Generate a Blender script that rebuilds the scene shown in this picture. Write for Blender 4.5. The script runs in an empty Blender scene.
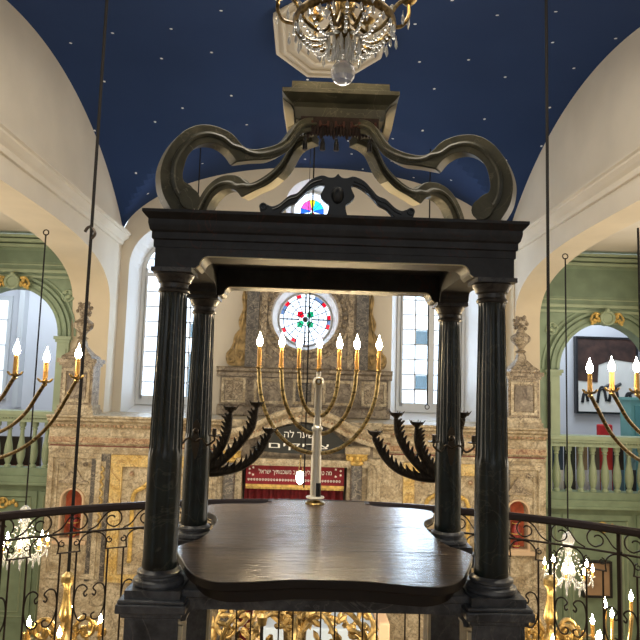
import bpy, bmesh, math, random
from mathutils import Vector, Matrix
random.seed(7)
PI = math.pi
sc = bpy.context.scene
COL = sc.collection

# ------------------------------------------------------------------ camera
def cam_axes():
    a = Vector((-15, -65, -640)).normalized()
    r = math.radians(1.7)
    w = Vector((math.sin(r), math.cos(r), 0)); w.z = -(w.x*a.x + w.y*a.y)/a.z; w.normalize()
    x = a.cross(w)
    return x, a, w                      # world x, y, z axes seen in camera space
AX, AY, AZ = cam_axes()
CAM = Vector((0, 0, 1.6))
cd = bpy.data.cameras.new('camera'); cd.sensor_width = 32; cd.lens = 32; cd.clip_start = .05
cam = bpy.data.objects.new('camera', cd); COL.objects.link(cam)
cam.matrix_world = Matrix(((AX.x, AX.y, AX.z, CAM.x), (AY.x, AY.y, AY.z, CAM.y), (AZ.x, AZ.y, AZ.z, CAM.z), (0, 0, 0, 1)))
sc.camera = cam
def at(px, py, Y):
    """photo pixel -> (x, z) in the upright plane y=Y; used to read real sizes off the survey."""
    d = Vector((px-320, 320-py, -640))
    D = Vector((d.dot(AX), d.dot(AY), d.dot(AZ)))
    k = Y/D.y
    return (D.x*k, 1.6+D.z*k)

# ------------------------------------------------------------------ world, lights, exposure
w = bpy.data.worlds.new('sky'); sc.world = w; w.use_nodes = True
w.node_tree.nodes['Background'].inputs[0].default_value = (.75, .87, 1, 1)
w.node_tree.nodes['Background'].inputs[1].default_value = 2.6
sc.view_settings.view_transform = 'Standard'; sc.view_settings.look = 'None'
sc.view_settings.gamma = 1; sc.view_settings.use_curve_mapping = False
sc.view_settings.exposure = 0.28

def area(name, loc, rot, sx, sy, power, col):
    l = bpy.data.lights.new(name, 'AREA'); l.shape = 'RECTANGLE'; l.size = sx; l.size_y = sy
    l.energy = power; l.color = col
    o = bpy.data.objects.new(name, l); COL.objects.link(o); o.location = loc; o.rotation_euler = rot
    return o
DAY = (.80, .90, 1.0)
# daylight outside the far-wall windows, then added fill panels
area('daylight_far_west', (-2.25, 11.1, 2.7), (-PI/2, 0, 0), 1.3, 3.0, 90, DAY)
area('daylight_far_east', (2.12, 11.1, 2.7), (-PI/2, 0, 0), 1.3, 3.0, 90, DAY)
area('daylight_rose', (-.03, 11.1, 2.66), (-PI/2, 0, 0), 1.0, 1.0, 14, DAY)
area('daylight_oculus', (.05, 11.1, 4.62), (-PI/2, 0, 0), .8, .8, 10, DAY)
area('fill_aisle_west', (-5.4, 6.0, 2.0), (0, -PI/2, 0), 2.6, 6, 120, (1, .90, .76))  # unseen fill panels added in both aisles; no windows modelled there
area('fill_aisle_east', (5.4, 6.0, 2.0), (0, PI/2, 0), 2.6, 6, 120, (1, .90, .76))
area('fill_room_west', (-5.0, 11.3, 3.8), (0, 0, 0), 1.6, 2.0, 55, DAY)  # unseen panels added under the side room ceilings to brighten them
area('fill_room_east', (5.4, 11.3, 3.8), (0, 0, 0), 1.6, 2.0, 55, DAY)
area('fill_nave_upper', (.1, 3.2, 5.0), (math.radians(25), 0, 0), 5, 1.6, 240, (1, .90, .74))  # added warm fill for the upper walls; no source stands here
area('fill_lower_hall', (.1, 5.6, -.75), (math.radians(60), 0, 0), 5, 2.0, 65, (1, .84, .62))  # added fill panel brightening the lower hall, not one of the chandeliers
area('fill_behind_camera', (.1, -3.2, 3.0), (math.radians(80), 0, 0), 4.5, 2.0, 24, (.85, .92, 1))  # added frontal fill behind the camera; the back wall has no windows

# ------------------------------------------------------------------ materials
def newmat(name):
    m = bpy.data.materials.new(name); m.use_nodes = True
    nt = m.node_tree
    return m, nt, nt.nodes['Principled BSDF']
def mat(name, c, rough=.5, metal=0, noise=0.0, scale=8, bump=0, c2=None, spec=None, detail=4):
    m, nt, b = newmat(name)
    b.inputs['Roughness'].default_value = rough; b.inputs['Metallic'].default_value = metal
    if spec is not None: b.inputs['Specular IOR Level'].default_value = spec
    c = tuple(c)+(1,)
    if noise or c2:
        tc = nt.nodes.new('ShaderNodeTexCoord'); n = nt.nodes.new('ShaderNodeTexNoise')
        n.inputs['Scale'].default_value = scale; n.inputs['Detail'].default_value = detail
        nt.links.new(tc.outputs['Object'], n.inputs['Vector'])
        r = nt.nodes.new('ShaderNodeValToRGB')
        r.color_ramp.elements[0].position = .35; r.color_ramp.elements[1].position = .68
        lo = tuple(v*(1-noise) for v in c[:3])+(1,) if not c2 else c
        hi = tuple(min(1, v*(1+noise)) for v in c[:3])+(1,) if not c2 else tuple(c2)+(1,)
        r.color_ramp.elements[0].color = lo; r.color_ramp.elements[1].color = hi
        nt.links.new(n.outputs['Fac'], r.inputs['Fac']); nt.links.new(r.outputs['Color'], b.inputs['Base Color'])
        if bump:
            bp = nt.nodes.new('ShaderNodeBump'); bp.inputs['Strength'].default_value = bump; bp.inputs['Distance'].default_value = .02
            nt.links.new(n.outputs['Fac'], bp.inputs['Height']); nt.links.new(bp.outputs['Normal'], b.inputs['Normal'])
    else:
        b.inputs['Base Color'].default_value = c
    return m
def marble(name, c1, c2, cv, rough=.35, scale=4, vein=.06, warp=1.2, grain=0):
    """two clouded tones and thin veins along the zero crossing of a warped noise"""
    m, nt, b = newmat(name); N = nt.nodes; L = nt.links
    tc = N.new('ShaderNodeTexCoord')
    n1 = N.new('ShaderNodeTexNoise'); n1.inputs['Scale'].default_value = scale; n1.inputs['Detail'].default_value = 6
    n1.inputs['Distortion'].default_value = warp
    n2 = N.new('ShaderNodeTexNoise'); n2.inputs['Scale'].default_value = scale*.7; n2.inputs['Detail'].default_value = 5
    n2.inputs['Distortion'].default_value = warp*1.5
    L.new(tc.outputs['Object'], n1.inputs['Vector']); 
    mp = N.new('ShaderNodeMapping'); mp.inputs['Location'].default_value = (3.1, 7.7, 1.3)
    L.new(tc.outputs['Object'], mp.inputs['Vector']); L.new(mp.outputs['Vector'], n2.inputs['Vector'])
    r = N.new('ShaderNodeValToRGB'); r.color_ramp.elements[0].position = .38; r.color_ramp.elements[1].position = .62
    r.color_ramp.elements[0].color = tuple(c1)+(1,); r.color_ramp.elements[1].color = tuple(c2)+(1,)
    L.new(n1.outputs['Fac'], r.inputs['Fac'])
    s = N.new('ShaderNodeMath'); s.operation = 'SUBTRACT'; s.inputs[1].default_value = .5; L.new(n2.outputs['Fac'], s.inputs[0])
    ab = N.new('ShaderNodeMath'); ab.operation = 'ABSOLUTE'; L.new(s.outputs[0], ab.inputs[0])
    mr = N.new('ShaderNodeMapRange'); mr.inputs['From Min'].default_value = 0; mr.inputs['From Max'].default_value = vein*.5
    mr.inputs['To Min'].default_value = 1; mr.inputs['To Max'].default_value = 0; L.new(ab.outputs[0], mr.inputs['Value'])
    mx = N.new('ShaderNodeMix'); mx.data_type = 'RGBA'; L.new(mr.outputs[0], mx.inputs['Factor'])
    L.new(r.outputs['Color'], mx.inputs['A']); mx.inputs['B'].default_value = tuple(cv)+(1,)
    out = mx.outputs['Result']
    if grain:
        n3 = N.new('ShaderNodeTexNoise'); n3.inputs['Scale'].default_value = scale*6; n3.inputs['Detail'].default_value = 5; n3.inputs['Roughness'].default_value = .7
        L.new(tc.outputs['Object'], n3.inputs['Vector'])
        g = N.new('ShaderNodeMapRange'); g.inputs['From Min'].default_value = .35; g.inputs['From Max'].default_value = .65
        g.inputs['To Min'].default_value = 1-grain; g.inputs['To Max'].default_value = 1+grain*.6; L.new(n3.outputs['Fac'], g.inputs['Value'])
        vm = N.new('ShaderNodeVectorMath'); vm.operation = 'SCALE'; L.new(out, vm.inputs[0]); L.new(g.outputs[0], vm.inputs['Scale']); out = vm.outputs[0]
    L.new(out, b.inputs['Base Color']); b.inputs['Roughness'].default_value = rough
    return m
def emis(name, c, s):
    m, nt, b = newmat(name)
    b.inputs['Base Color'].default_value = (0, 0, 0, 1)
    b.inputs['Emission Color'].default_value = tuple(c)+(1,); b.inputs['Emission Strength'].default_value = s
    return m
def glass_pane(name, c, rough=.05, gloss=.06):
    m, nt, b = newmat(name); N = nt.nodes; L = nt.links
    t = N.new('ShaderNodeBsdfTransparent'); t.inputs[0].default_value = tuple(c)+(1,)
    g = N.new('ShaderNodeBsdfGlossy'); g.inputs['Roughness'].default_value = rough
    x = N.new('ShaderNodeMixShader'); x.inputs[0].default_value = gloss
    L.new(t.outputs[0], x.inputs[1]); L.new(g.outputs[0], x.inputs[2]); L.new(x.outputs[0], N['Material Output'].inputs['Surface'])
    return m

M = {}
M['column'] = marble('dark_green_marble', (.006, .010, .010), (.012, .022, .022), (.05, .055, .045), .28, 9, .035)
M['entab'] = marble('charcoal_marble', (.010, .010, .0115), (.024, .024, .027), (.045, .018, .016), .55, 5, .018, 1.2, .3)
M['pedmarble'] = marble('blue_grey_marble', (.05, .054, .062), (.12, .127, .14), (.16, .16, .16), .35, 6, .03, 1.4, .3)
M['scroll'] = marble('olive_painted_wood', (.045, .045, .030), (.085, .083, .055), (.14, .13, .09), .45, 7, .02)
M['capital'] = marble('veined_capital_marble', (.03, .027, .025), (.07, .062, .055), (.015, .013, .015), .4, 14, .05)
M['creamtrim'] = mat('cream_trim_and_lit_edge', (.62, .55, .38), .4)  # cream trim; also colours the lit edges of beams and pedestals
M['crest'] = mat('dark_carved_wood', (.014, .017, .02), .45, noise=.3)
M['cream'] = mat('cream_plaster', (.66, .60, .50), .85, noise=.05, scale=1.5, bump=.03)
M['white'] = mat('white_plaster', (.72, .68, .60), .85, noise=.04, scale=2)
M['tan'] = mat('tan_plaster', (.66, .56, .40), .85, noise=.05, scale=2)
M['roomwhite'] = mat('cool_white_plaster', (.70, .71, .76), .85)
M['green'] = mat('sage_green_paint', (.225, .295, .19), .6, noise=.12, scale=5)
M['greendark'] = mat('deep_green_paint', (.175, .24, .155), .6, noise=.12, scale=5)
M['greenlt'] = mat('light_sage_paint', (.32, .385, .25), .6, noise=.08, scale=5)
M['stone'] = marble('painted_faux_marble', (.36, .28, .17), (.56, .475, .33), (.24, .19, .12), .5, 5, .05, 1.0, .42)
M['stonegrey'] = marble('grey_brown_faux_marble', (.17, .135, .10), (.34, .285, .21), (.11, .08, .06), .5, 4.2, .05, 1.0, .38)
M['stonerust'] = marble('rust_faux_marble', (.36, .22, .12), (.50, .37, .23), (.20, .09, .05), .55, 6, .06, 1, .4)
M['stonedark'] = marble('dark_speckled_marble', (.05, .045, .042), (.13, .115, .10), (.30, .26, .2), .4, 11, .06)
M['stoneyel'] = marble('ochre_faux_marble', (.55, .36, .10), (.66, .50, .22), (.35, .2, .06), .5, 6, .06, 1, .4)
M['stoneurn'] = marble('carved_urn_stone', (.26, .20, .13), (.46, .38, .27), (.12, .09, .06), .6, 9, .08, 1, .5)
M['brass'] = mat('brass', (.42, .30, .12), .32, 1.0, noise=.55, scale=60)
M['brassdark'] = mat('aged_brass', (.19, .135, .06), .35, 1.0, noise=.6, scale=60)
M['gold'] = mat('gilding', (.66, .48, .20), .38, .9, noise=.3, scale=25)
M['antique'] = mat('antique_gilding', (.42, .29, .11), .42, .8, noise=.55, scale=14)
M['goldpaint'] = mat('ochre_gilded_carving', (.62, .42, .12), .5, .35, noise=.35, scale=18)
M['umbergold'] = mat('tarnished_gilding', (.34, .235, .10), .5, .4, noise=.5, scale=12)
M['candle'] = mat('amber_candle_sleeve', (.62, .34, .08), .5, noise=.15, scale=20)
M['iron'] = mat('wrought_iron', (.05, .038, .03), .4, .6)
M['ironhot'] = mat('worn_iron', (.07, .055, .04), .35, .7)
M['leafiron'] = mat('dark_bronze_leaf', (.035, .026, .018), .5, .4, noise=.4, scale=30)
M['rope'] = mat('dark_cord', (.012, .011, .011), .85, spec=.2)
M['chrome'] = mat('pale_metal', (.72, .68, .58), .38, .6)
M['black'] = mat('black_lacquer', (.01, .01, .012), .3)
M['flame'] = emis('lit_flame_bulb', (1, .76, .42), 150)
M['lamp'] = emis('lit_white_lamp', (1, .93, .8), 14)
M['redcloth'] = mat('crimson_velvet', (.16, .008, .014), .8, noise=.3, scale=14)
M['redniche'] = mat('red_painted_niche', (.42, .085, .035), .7, noise=.25, scale=16)
M['cloth'] = mat('white_letters', (.85, .83, .78), .7)
M['plaque'] = mat('black_painted_board', (.012, .014, .012), .5, noise=.2)
M['winframe'] = mat('white_window_paint', (.62, .64, .66), .5)
M['reveal'] = mat('pale_reveal_plaster', (.72, .74, .76), .7)
M['lead'] = mat('lead_came', (.03, .03, .04), .5)
M['pane'] = glass_pane('window_glass', (.92, .96, 1.0))
M['paneblue'] = glass_pane('bluish_window_glass', (.38, .44, .46))
for n, c in dict(red=(.8, .05, .12), green=(.02, .55, .35), blue=(.15, .35, .85), yellow=(1, .85, .15), pink=(.95, .3, .6), cyan=(.15, .75, .9), white=(.97, .98, 1)).items():
    M['g'+n] = glass_pane('glass_'+n, c)
M['gapple'] = glass_pane('grey_glass', (.3, .38, .5))
M['teal'] = mat('teal_paint', (.16, .38, .36), .5)
M['redfab'] = mat('red_cushion_cloth', (.5, .02, .03), .8)
M['floorwood'] = mat('gallery_floor', (.22, .15, .09), .5, noise=.3, scale=3)
M['stonefloor'] = mat('hall_floor', (.35, .30, .24), .5, noise=.2, scale=2)
M['linen'] = mat('pale_blue_linen', (.50, .60, .72), .8)
M['peach'] = mat('peach_painted_wood', (.72, .50, .32), .6)
# crystal
m, nt, b = newmat('cut_crystal')
b.inputs['Base Color'].default_value = (.95, .96, 1, 1); b.inputs['Roughness'].default_value = .03
b.inputs['Transmission Weight'].default_value = .72; b.inputs['IOR'].default_value = 1.3
M['crystal'] = m
m, nt, b = newmat('frosted_crystal_drop')
b.inputs['Base Color'].default_value = (.85, .87, .88, 1); b.inputs['Roughness'].default_value = .08
b.inputs['Transmission Weight'].default_value = .6; b.inputs['IOR'].default_value = 1.5
M['drop'] = m
# blue vault with small painted stars
m, nt, b = newmat('star_painted_blue_vault'); N = nt.nodes; L = nt.links
tc = N.new('ShaderNodeTexCoord'); mp = N.new('ShaderNodeMapping'); L.new(tc.outputs['Object'], mp.inputs['Vector'])
mp.inputs['Rotation'].default_value = (0, 0, .35)
v = N.new('ShaderNodeTexVoronoi'); v.voronoi_dimensions = '2D'; v.inputs['Scale'].default_value = 1.30; v.inputs['Randomness'].default_value = .55
L.new(mp.outputs['Vector'], v.inputs['Vector'])
cmpn = N.new('ShaderNodeMath'); cmpn.operation = 'LESS_THAN'; cmpn.inputs[1].default_value = .022; L.new(v.outputs['Distance'], cmpn.inputs[0])
n1 = N.new('ShaderNodeTexNoise'); n1.inputs['Scale'].default_value = .8; L.new(tc.outputs['Object'], n1.inputs['Vector'])
r = N.new('ShaderNodeValToRGB'); r.color_ramp.elements[0].color = (.018, .038, .108, 1); r.color_ramp.elements[1].color = (.027, .054, .142, 1)
L.new(n1.outputs['Fac'], r.inputs['Fac'])
mx = N.new('ShaderNodeMix'); mx.data_type = 'RGBA'; L.new(cmpn.outputs[0], mx.inputs['Factor']); L.new(r.outputs['Color'], mx.inputs['A'])
mx.inputs['B'].default_value = (.95, .95, .95, 1)
L.new(mx.outputs['Result'], b.inputs['Base Color']); b.inputs['Roughness'].default_value = .9; b.inputs['Specular IOR Level'].default_value = .15
M['vault'] = m
# table wood: planks with streaks
m, nt, b = newmat('polished_walnut_planks'); N = nt.nodes; L = nt.links
tc = N.new('ShaderNodeTexCoord'); mp = N.new('ShaderNodeMapping'); mp.inputs['Scale'].default_value = (1.2, 30, 8); L.new(tc.outputs['Object'], mp.inputs['Vector'])
n1 = N.new('ShaderNodeTexNoise'); n1.inputs['Scale'].default_value = 2.2; n1.inputs['Detail'].default_value = 6; L.new(mp.outputs['Vector'], n1.inputs['Vector'])
r = N.new('ShaderNodeValToRGB'); r.color_ramp.elements[0].color = (.045, .028, .020, 1); r.color_ramp.elements[1].color = (.13, .088, .062, 1)
r.color_ramp.elements[0].position = .3; r.color_ramp.elements[1].position = .7
L.new(n1.outputs['Fac'], r.inputs['Fac']); L.new(r.outputs['Color'], b.inputs['Base Color'])
mr = N.new('ShaderNodeMapRange'); mr.inputs['To Min'].default_value = .32; mr.inputs['To Max'].default_value = .5
L.new(n1.outputs['Fac'], mr.inputs['Value']); L.new(mr.outputs[0], b.inputs['Roughness'])
mpg = N.new('ShaderNodeMapping'); mpg.inputs['Scale'].default_value = (3, 130, 1); L.new(tc.outputs['Object'], mpg.inputs['Vector'])
ng = N.new('ShaderNodeTexNoise'); ng.inputs['Scale'].default_value = 1; ng.inputs['Detail'].default_value = 3; L.new(mpg.outputs['Vector'], ng.inputs['Vector'])
bp = N.new('ShaderNodeBump'); bp.inputs['Strength'].default_value = 1; bp.inputs['Distance'].default_value = .0022
L.new(ng.outputs['Fac'], bp.inputs['Height']); L.new(bp.outputs['Normal'], b.inputs['Normal']); L.new(bp.outputs['Normal'], b.inputs['Coat Normal'])
b.inputs['Coat Weight'].default_value = 1; b.inputs['Coat Roughness'].default_value = .12; b.inputs['Coat IOR'].default_value = 1.9
M['wood'] = m

# ------------------------------------------------------------------ mesh helpers
def catmull(pts, n=6, closed=False):
    P = [Vector(p) for p in pts]; out = []
    k = len(P); rng = range(k if closed else k-1)
    for i in rng:
        if closed: p0, p1, p2, p3 = P[(i-1) % k], P[i], P[(i+1) % k], P[(i+2) % k]
        else: p0, p1, p2, p3 = P[max(i-1, 0)], P[i], P[i+1], P[min(i+2, k-1)]
        for j in range(n):
            t = j/n
            out.append(.5*((2*p1)+(p2-p0)*t+(2*p0-5*p1+4*p2-p3)*t*t+(3*p1-p0-3*p2+p3)*t**3))
    if not closed: out.append(P[-1])
    return out
class MB:
    def __init__(s): s.v = []; s.f = []; s.fm = []; s.mi = 0
    def add(s, vs, fs, T=None):
        b = len(s.v)
        s.v += [tuple((T @ Vector(p)) if T else p) for p in vs]
        s.f += [[b+i for i in f] for f in fs]; s.fm += [s.mi]*len(fs)
        return s
    def box(s, x0, x1, y0, y1, z0, z1, T=None):
        vs = [(x, y, z) for x in (x0, x1) for y in (y0, y1) for z in (z0, z1)]
        fs = [(0, 1, 3, 2), (4, 6, 7, 5), (0, 4, 5, 1), (2, 3, 7, 6), (0, 2, 6, 4), (1, 5, 7, 3)]
        return s.add(vs, fs, T)
    def lathe(s, prof, c=(0, 0, 0), n=20, T=None, flutes=0, fd=0.0):
        vs = []; fs = []; k = len(prof)
        for i in range(n):
            a = 2*PI*i/n
            for j, p in enumerate(prof):
                r, z = p[0], p[1]
                if flutes and len(p) > 2 and p[2]: r -= fd*abs(math.sin(a*flutes/2))**.6*p[2]
                vs.append((c[0]+r*math.cos(a), c[1]+r*math.sin(a), c[2]+z))
        for i in range(n):
            q = (i+1) % n
            for j in range(k-1): fs.append((i*k+j, q*k+j, q*k+j+1, i*k+j+1))
        if prof[0][0] > 1e-4: fs.append([i*k for i in range(n)][::-1])
        if prof[-1][0] > 1e-4: fs.append([i*k+k-1 for i in range(n)])
        return s.add(vs, fs, T)
    def prism(s, pts, p0, p1, axis='y', T=None):
        """pts 2-D outline; axis is the extrusion axis: y -> (x,z), x -> (y,z), z -> (x,y)"""
        def mk(a, b, d): return (a, d, b) if axis == 'y' else ((d, a, b) if axis == 'x' else (a, b, d))
        n = len(pts)
        vs = [mk(p[0], p[1], p0) for p in pts]+[mk(p[0], p[1], p1) for p in pts]
        fs = [list(range(n)), list(range(2*n-1, n-1, -1))]+[(i, i+n, (i+1) % n+n, (i+1) % n) for i in range(n)]
        return s.add(vs, fs, T)
    def tube(s, pts, r, n=8, cap=True, flat=None, T=None):
        P = [Vector(p) for p in pts]; k = len(P)
        R = r if isinstance(r, (list, tuple)) else [r]*k
        if len(R) != k: R = [R[0]+(R[-1]-R[0])*i/(k-1) for i in range(k)]
        vs = []; fs = []; up = None
        for i in range(k):
            d = (P[min(i+1, k-1)]-P[max(i-1, 0)])
            if d.length < 1e-9: d = Vector((0, 0, 1))
            d.normalize()
            if up is None:
                up = Vector((0, 0, 1)) if abs(d.z) < .9 else Vector((1, 0, 0))
            side = d.cross(up)
            if side.length < 1e-5: side = d.cross(Vector((0, 1, 0)))
            side.normalize(); up = side.cross(d).normalized()
            for j in range(n):
                a = 2*PI*j/n
                vs.append(P[i]+side*math.cos(a)*R[i]+up*math.sin(a)*R[i]*(flat or 1))
        for i in range(k-1):
            for j in range(n):
                q = (j+1) % n
                fs.append((i*n+j, i*n+q, (i+1)*n+q, (i+1)*n+j))
        if cap: fs.append(list(range(n))[::-1]); fs.append([(k-1)*n+j for j in range(n)])
        return s.add(vs, fs, T)
    def ball(s, c, r, n=10, sz=1, T=None):
        m = max(4, n//2)
        return s.lathe([(max(1e-5, r*math.sin(PI*j/m)), -r*sz*math.cos(PI*j/m)) for j in range(m+1)], c, n, T)
    def ring(s, c, R, r, axis='z', n=32, k=8, a0=0, a1=2*PI, T=None):
        pts = []
        full = abs(a1-a0-2*PI) < 1e-6
        for i in range(n+1):
            a = a0+(a1-a0)*i/n; u, v_ = R*math.cos(a), R*math.sin(a)
            pts.append((c[0]+u, c[1]+v_, c[2]) if axis == 'z' else ((c[0]+u, c[1], c[2]+v_) if axis == 'y' else (c[0], c[1]+u, c[2]+v_)))
        return s.tube(pts, r, k, not full, T=T)
    def build(s, name, m, parent=None, smooth=35, bevel=0):
        me = bpy.data.meshes.new(name); me.from_pydata([tuple(v) for v in s.v], [], s.f)
        ms = m if isinstance(m, (list, tuple)) else [m]
        for x in ms: me.materials.append(x)
        if len(ms) > 1: me.polygons.foreach_set('material_index', s.fm)
        bm = bmesh.new(); bm.from_mesh(me); bmesh.ops.recalc_face_normals(bm, faces=bm.faces); bm.to_mesh(me); bm.free()
        if smooth:
            me.polygons.foreach_set('use_smooth', [True]*len(me.polygons)); me.set_sharp_from_angle(angle=math.radians(smooth))
        o = bpy.data.objects.new(name, me); COL.objects.link(o)
        if parent:
            o.parent = parent
            P = world(parent); o.matrix_parent_inverse = P.inverted()
        if bevel:
            b_ = o.modifiers.new('bevel', 'BEVEL'); b_.width = bevel; b_.segments = 2; b_.limit_method = 'ANGLE'
        return o
def world(o):
    Mx = Matrix.Translation(o.location) @ o.rotation_euler.to_matrix().to_4x4()
    return (world(o.parent) @ o.matrix_parent_inverse @ Mx) if o.parent else Mx
def tag(o, label=None, cat=None, group=None, kind=None):
    if label: o['label'] = label
    if cat: o['category'] = cat
    if group: o['group'] = group
    if kind: o['kind'] = kind
    return o
def thing(name, label, cat, loc=(0, 0, 0), group=None):
    o = bpy.data.objects.new(name, None); COL.objects.link(o); o.location = loc; o.empty_display_size = .1
    return tag(o, label, cat, group)
def struct(name, mb, m, parent=None, smooth=35):
    o = mb.build(name, m, parent, smooth)
    if not parent: o['kind'] = 'structure'
    return o
def cut(o, cutters):
    """carve openings with booleans and keep the result as plain mesh"""
    for c in cutters:
        md = o.modifiers.new('cut', 'BOOLEAN'); md.operation = 'DIFFERENCE'; md.object = c; md.solver = 'EXACT'
    bpy.context.view_layer.update()
    me = bpy.data.meshes.new_from_object(o.evaluated_get(bpy.context.evaluated_depsgraph_get()))
    o.modifiers.clear(); o.data = me
    for c in cutters: bpy.data.objects.remove(c)
def arch_outline(cx, hw, z0, zs, n=20, rise=None):
    rise = hw if rise is None else rise
    return [(cx-hw, z0)]+[(cx-hw*math.cos(PI*i/n), zs+rise*math.sin(PI*i/n)) for i in range(n+1)]+[(cx+hw, z0)]
def circle(cx, cz, r, n=40): return [(cx+r*math.cos(2*PI*i/n), cz+r*math.sin(2*PI*i/n)) for i in range(n)]
def ring_plate(mb, inner, outer, y0, y1):
    """band between two outlines with the same point count, given depth"""
    n = len(inner)
    vs = [(p[0], y0, p[1]) for p in inner]+[(p[0], y0, p[1]) for p in outer]+[(p[0], y1, p[1]) for p in inner]+[(p[0], y1, p[1]) for p in outer]
    fs = []
    for i in range(n):
        q = (i+1) % n
        fs += [(i, q, n+q, n+i), (2*n+i, 3*n+i, 3*n+q, 2*n+q), (i, 2*n+i, 2*n+q, q), (n+i, n+q, 3*n+q, 3*n+i)]
    return mb.add(vs, fs)
def mould(mb, x0, x1, y, prof, back):
    """straight moulding along x: prof = [(projection toward the viewer, z)...]"""
    pts = [(y-p, z) for p, z in prof]+[(back, prof[-1][1]), (back, prof[0][1])]
    return mb.prism(pts, x0, x1, 'x')
def text_mesh(s, size, w=0, h=0):
    c = bpy.data.curves.new('t', 'FONT'); c.body = s; c.size = size; c.extrude = .003
    c.align_x = 'CENTER'; c.align_y = 'CENTER'
    o = bpy.data.objects.new('t', c); COL.objects.link(o); bpy.context.view_layer.update()
    me = bpy.data.meshes.new_from_object(o.evaluated_get(bpy.context.evaluated_depsgraph_get()))
    bpy.data.objects.remove(o)
    if w:
        xs = [v.co.x for v in me.vertices]; k = w/(max(xs)-min(xs)); mid = (max(xs)+min(xs))/2
        for v in me.vertices: v.co.x = (v.co.x-mid)*k
    return me
def text(name, s, size, loc, m, parent, w=0):
    me = text_mesh(s, size, w); me.materials.append(m)
    me.transform(Matrix.Translation(loc) @ Matrix.Rotation(PI/2, 4, 'X'))
    o = bpy.data.objects.new(name, me); COL.objects.link(o); o.parent = parent
    o.matrix_parent_inverse = world(parent).inverted()
    return o

# ================================================================== THE HALL
XL, XR = -3.1, 3.3
YF = 10.5            # upper far wall
YS = 9.30            # face of the lower storey
SPR, A_RISE, B_RISE = 4.05, 1.36, 1.2
YC, YH = 7.0, 3.5
XC, XH = .1, 3.2
def zA(y):
    t = abs(((y-YC+YH) % (2*YH))-YH)/YH
    return SPR+A_RISE*max(0, 1-t*t)**.88
def zB(x):
    t = min(1, abs(x-XC)/XH)
    return SPR+B_RISE*max(0, 1-t**2.2)**.62
# vault
mb = MB(); nx, ny = 72, 120
ys = [-3.5+14*j/ny for j in range(ny+1)]; xs = [XL+(XR-XL)*(.5-.5*math.cos(PI*i/nx)) for i in range(nx+1)]
mb.add([(x, y, max(zA(y), zB(x))) for x in xs for y in ys], [(i*(ny+1)+j, (i+1)*(ny+1)+j, (i+1)*(ny+1)+j+1, i*(ny+1)+j+1) for i in range(nx) for j in range(ny)])
struct('ceiling', mb, M['vault'], smooth=12)
# lunettes above the cornices and side walls with their wide arches
def side_wall(side, x, outx, name):
    d = -1 if side < 0 else 1
    yl = [3.5+7*j/60 for j in range(61)]
    outline = [(-3.5, -3.6), (YF, -3.6)]+[(y, zA(y)) for y in reversed([-3.5+14*j/120 for j in range(121)])]
    mb = MB().prism(outline, x, x+d*(.58 if d < 0 else .40), 'x')
    mb.fm = [0]*len(mb.f)
    o = struct(name, mb, [M['cream'], M['tan']])
    cs = []
    for (y0, y1) in ((3.5, 10.05), (-3.0, 2.7)):
        yc, h = (y0+y1)/2, (y1-y0)/2
        n = 40; pts = [(yc-h, -3.7 if y0 > 0 else -.05)]
        for i in range(n+1):
            a = PI*i/n; c_, s_ = -math.cos(a), math.sin(a)
            e = 2/2.9
            pts.append((yc+h*math.copysign(abs(c_)**e, c_), 2.6+.95*abs(s_)**e))
        pts.append((yc+h, -3.7 if y0 > 0 else -.05))
        c = MB().prism(pts, x-d*.5, x+d*1, 'x').build('cutter', M['tan'], smooth=0)
        cs.append(c)
    cut(o, cs)
    me = o.data
    if len(me.materials) < 2: me.materials.append(M['tan'])
    for p in me.polygons:
        inside = abs(p.normal.x) < .5 and p.center.z < 3.7 and p.center.z > -3.4
        p.material_index = 1 if inside else 0
    me.polygons.foreach_set('use_smooth', [True]*len(me.polygons)); me.set_sharp_from_angle(angle=math.radians(30))
    return o
struct('trim_5', MB().box(3.285, 3.298, 10.05, 10.48, 1.09, 3.35), M['tan'])
side_wall(-1, XL, -3.5, 'wall_left'); side_wall(1, XR, 3.7, 'wall_right')
# plaster cornices along the side walls
for k, (x, d, yend) in enumerate(((XL, 1, 10.42), (XR, -1, 10.42))):
    prof = [(0, 3.80), (.04, 3.80), (.05, 3.83), (.05, 3.86), (.09, 3.89), (.13, 3.93), (.13, 3.955), (.16, 3.97), (.16, 4.0), (.10, 4.03), (0, 4.03)]
    mb = MB()
    pts = [(x+d*p, z) for p, z in prof]
    n = len(pts)
    mb.prism(pts, -3.4, yend, 'y')
    struct('trim_%d' % (k+1), mb, M['cream'], smooth=0)
# far wall
zw = [(XL+(XR-XL)*i/60) for i in range(61)]
mb = MB().prism([(XL, .9)]+[(x, zB(x)+.02) for x in zw]+[(XR, .9)], YF, YF+.42, 'y')
wf = struct('wall_far', mb, M['cream'], smooth=0)
cs = []
WIN = [(-2.25, 'left'), (2.12, 'right')]
RX, RZ, RR = -.03, 2.71, .60
OX, OZ, OR = .03, 4.60, .42
def splay_cut(inner, outer, y0, y1):
    n = len(inner)
    vs = [(p[0], y0, p[1]) for p in outer]+[(p[0], y1, p[1]) for p in inner]
    fs = [list(range(n)), list(range(2*n-1, n-1, -1))]+[(i, i+n, (i+1) % n+n, (i+1) % n) for i in range(n)]
    return MB().add(vs, fs).build('cutter', M['reveal'], smooth=0)
for cx, _ in WIN:
    cs.append(splay_cut(arch_outline(cx, .56, 1.22, 3.46), arch_outline(cx, .72, 1.00, 3.48), YF-.01, YF+.43))
cs.append(splay_cut(circle(RX, RZ, .45), circle(RX, RZ, .545), YF-.01, YF+.43))
cs.append(splay_cut(circle(OX, OZ, .34), circle(OX, OZ, .46), YF-.01, YF+.43))
cut(wf, cs)
wf.data.materials.append(M['reveal'])
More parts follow.
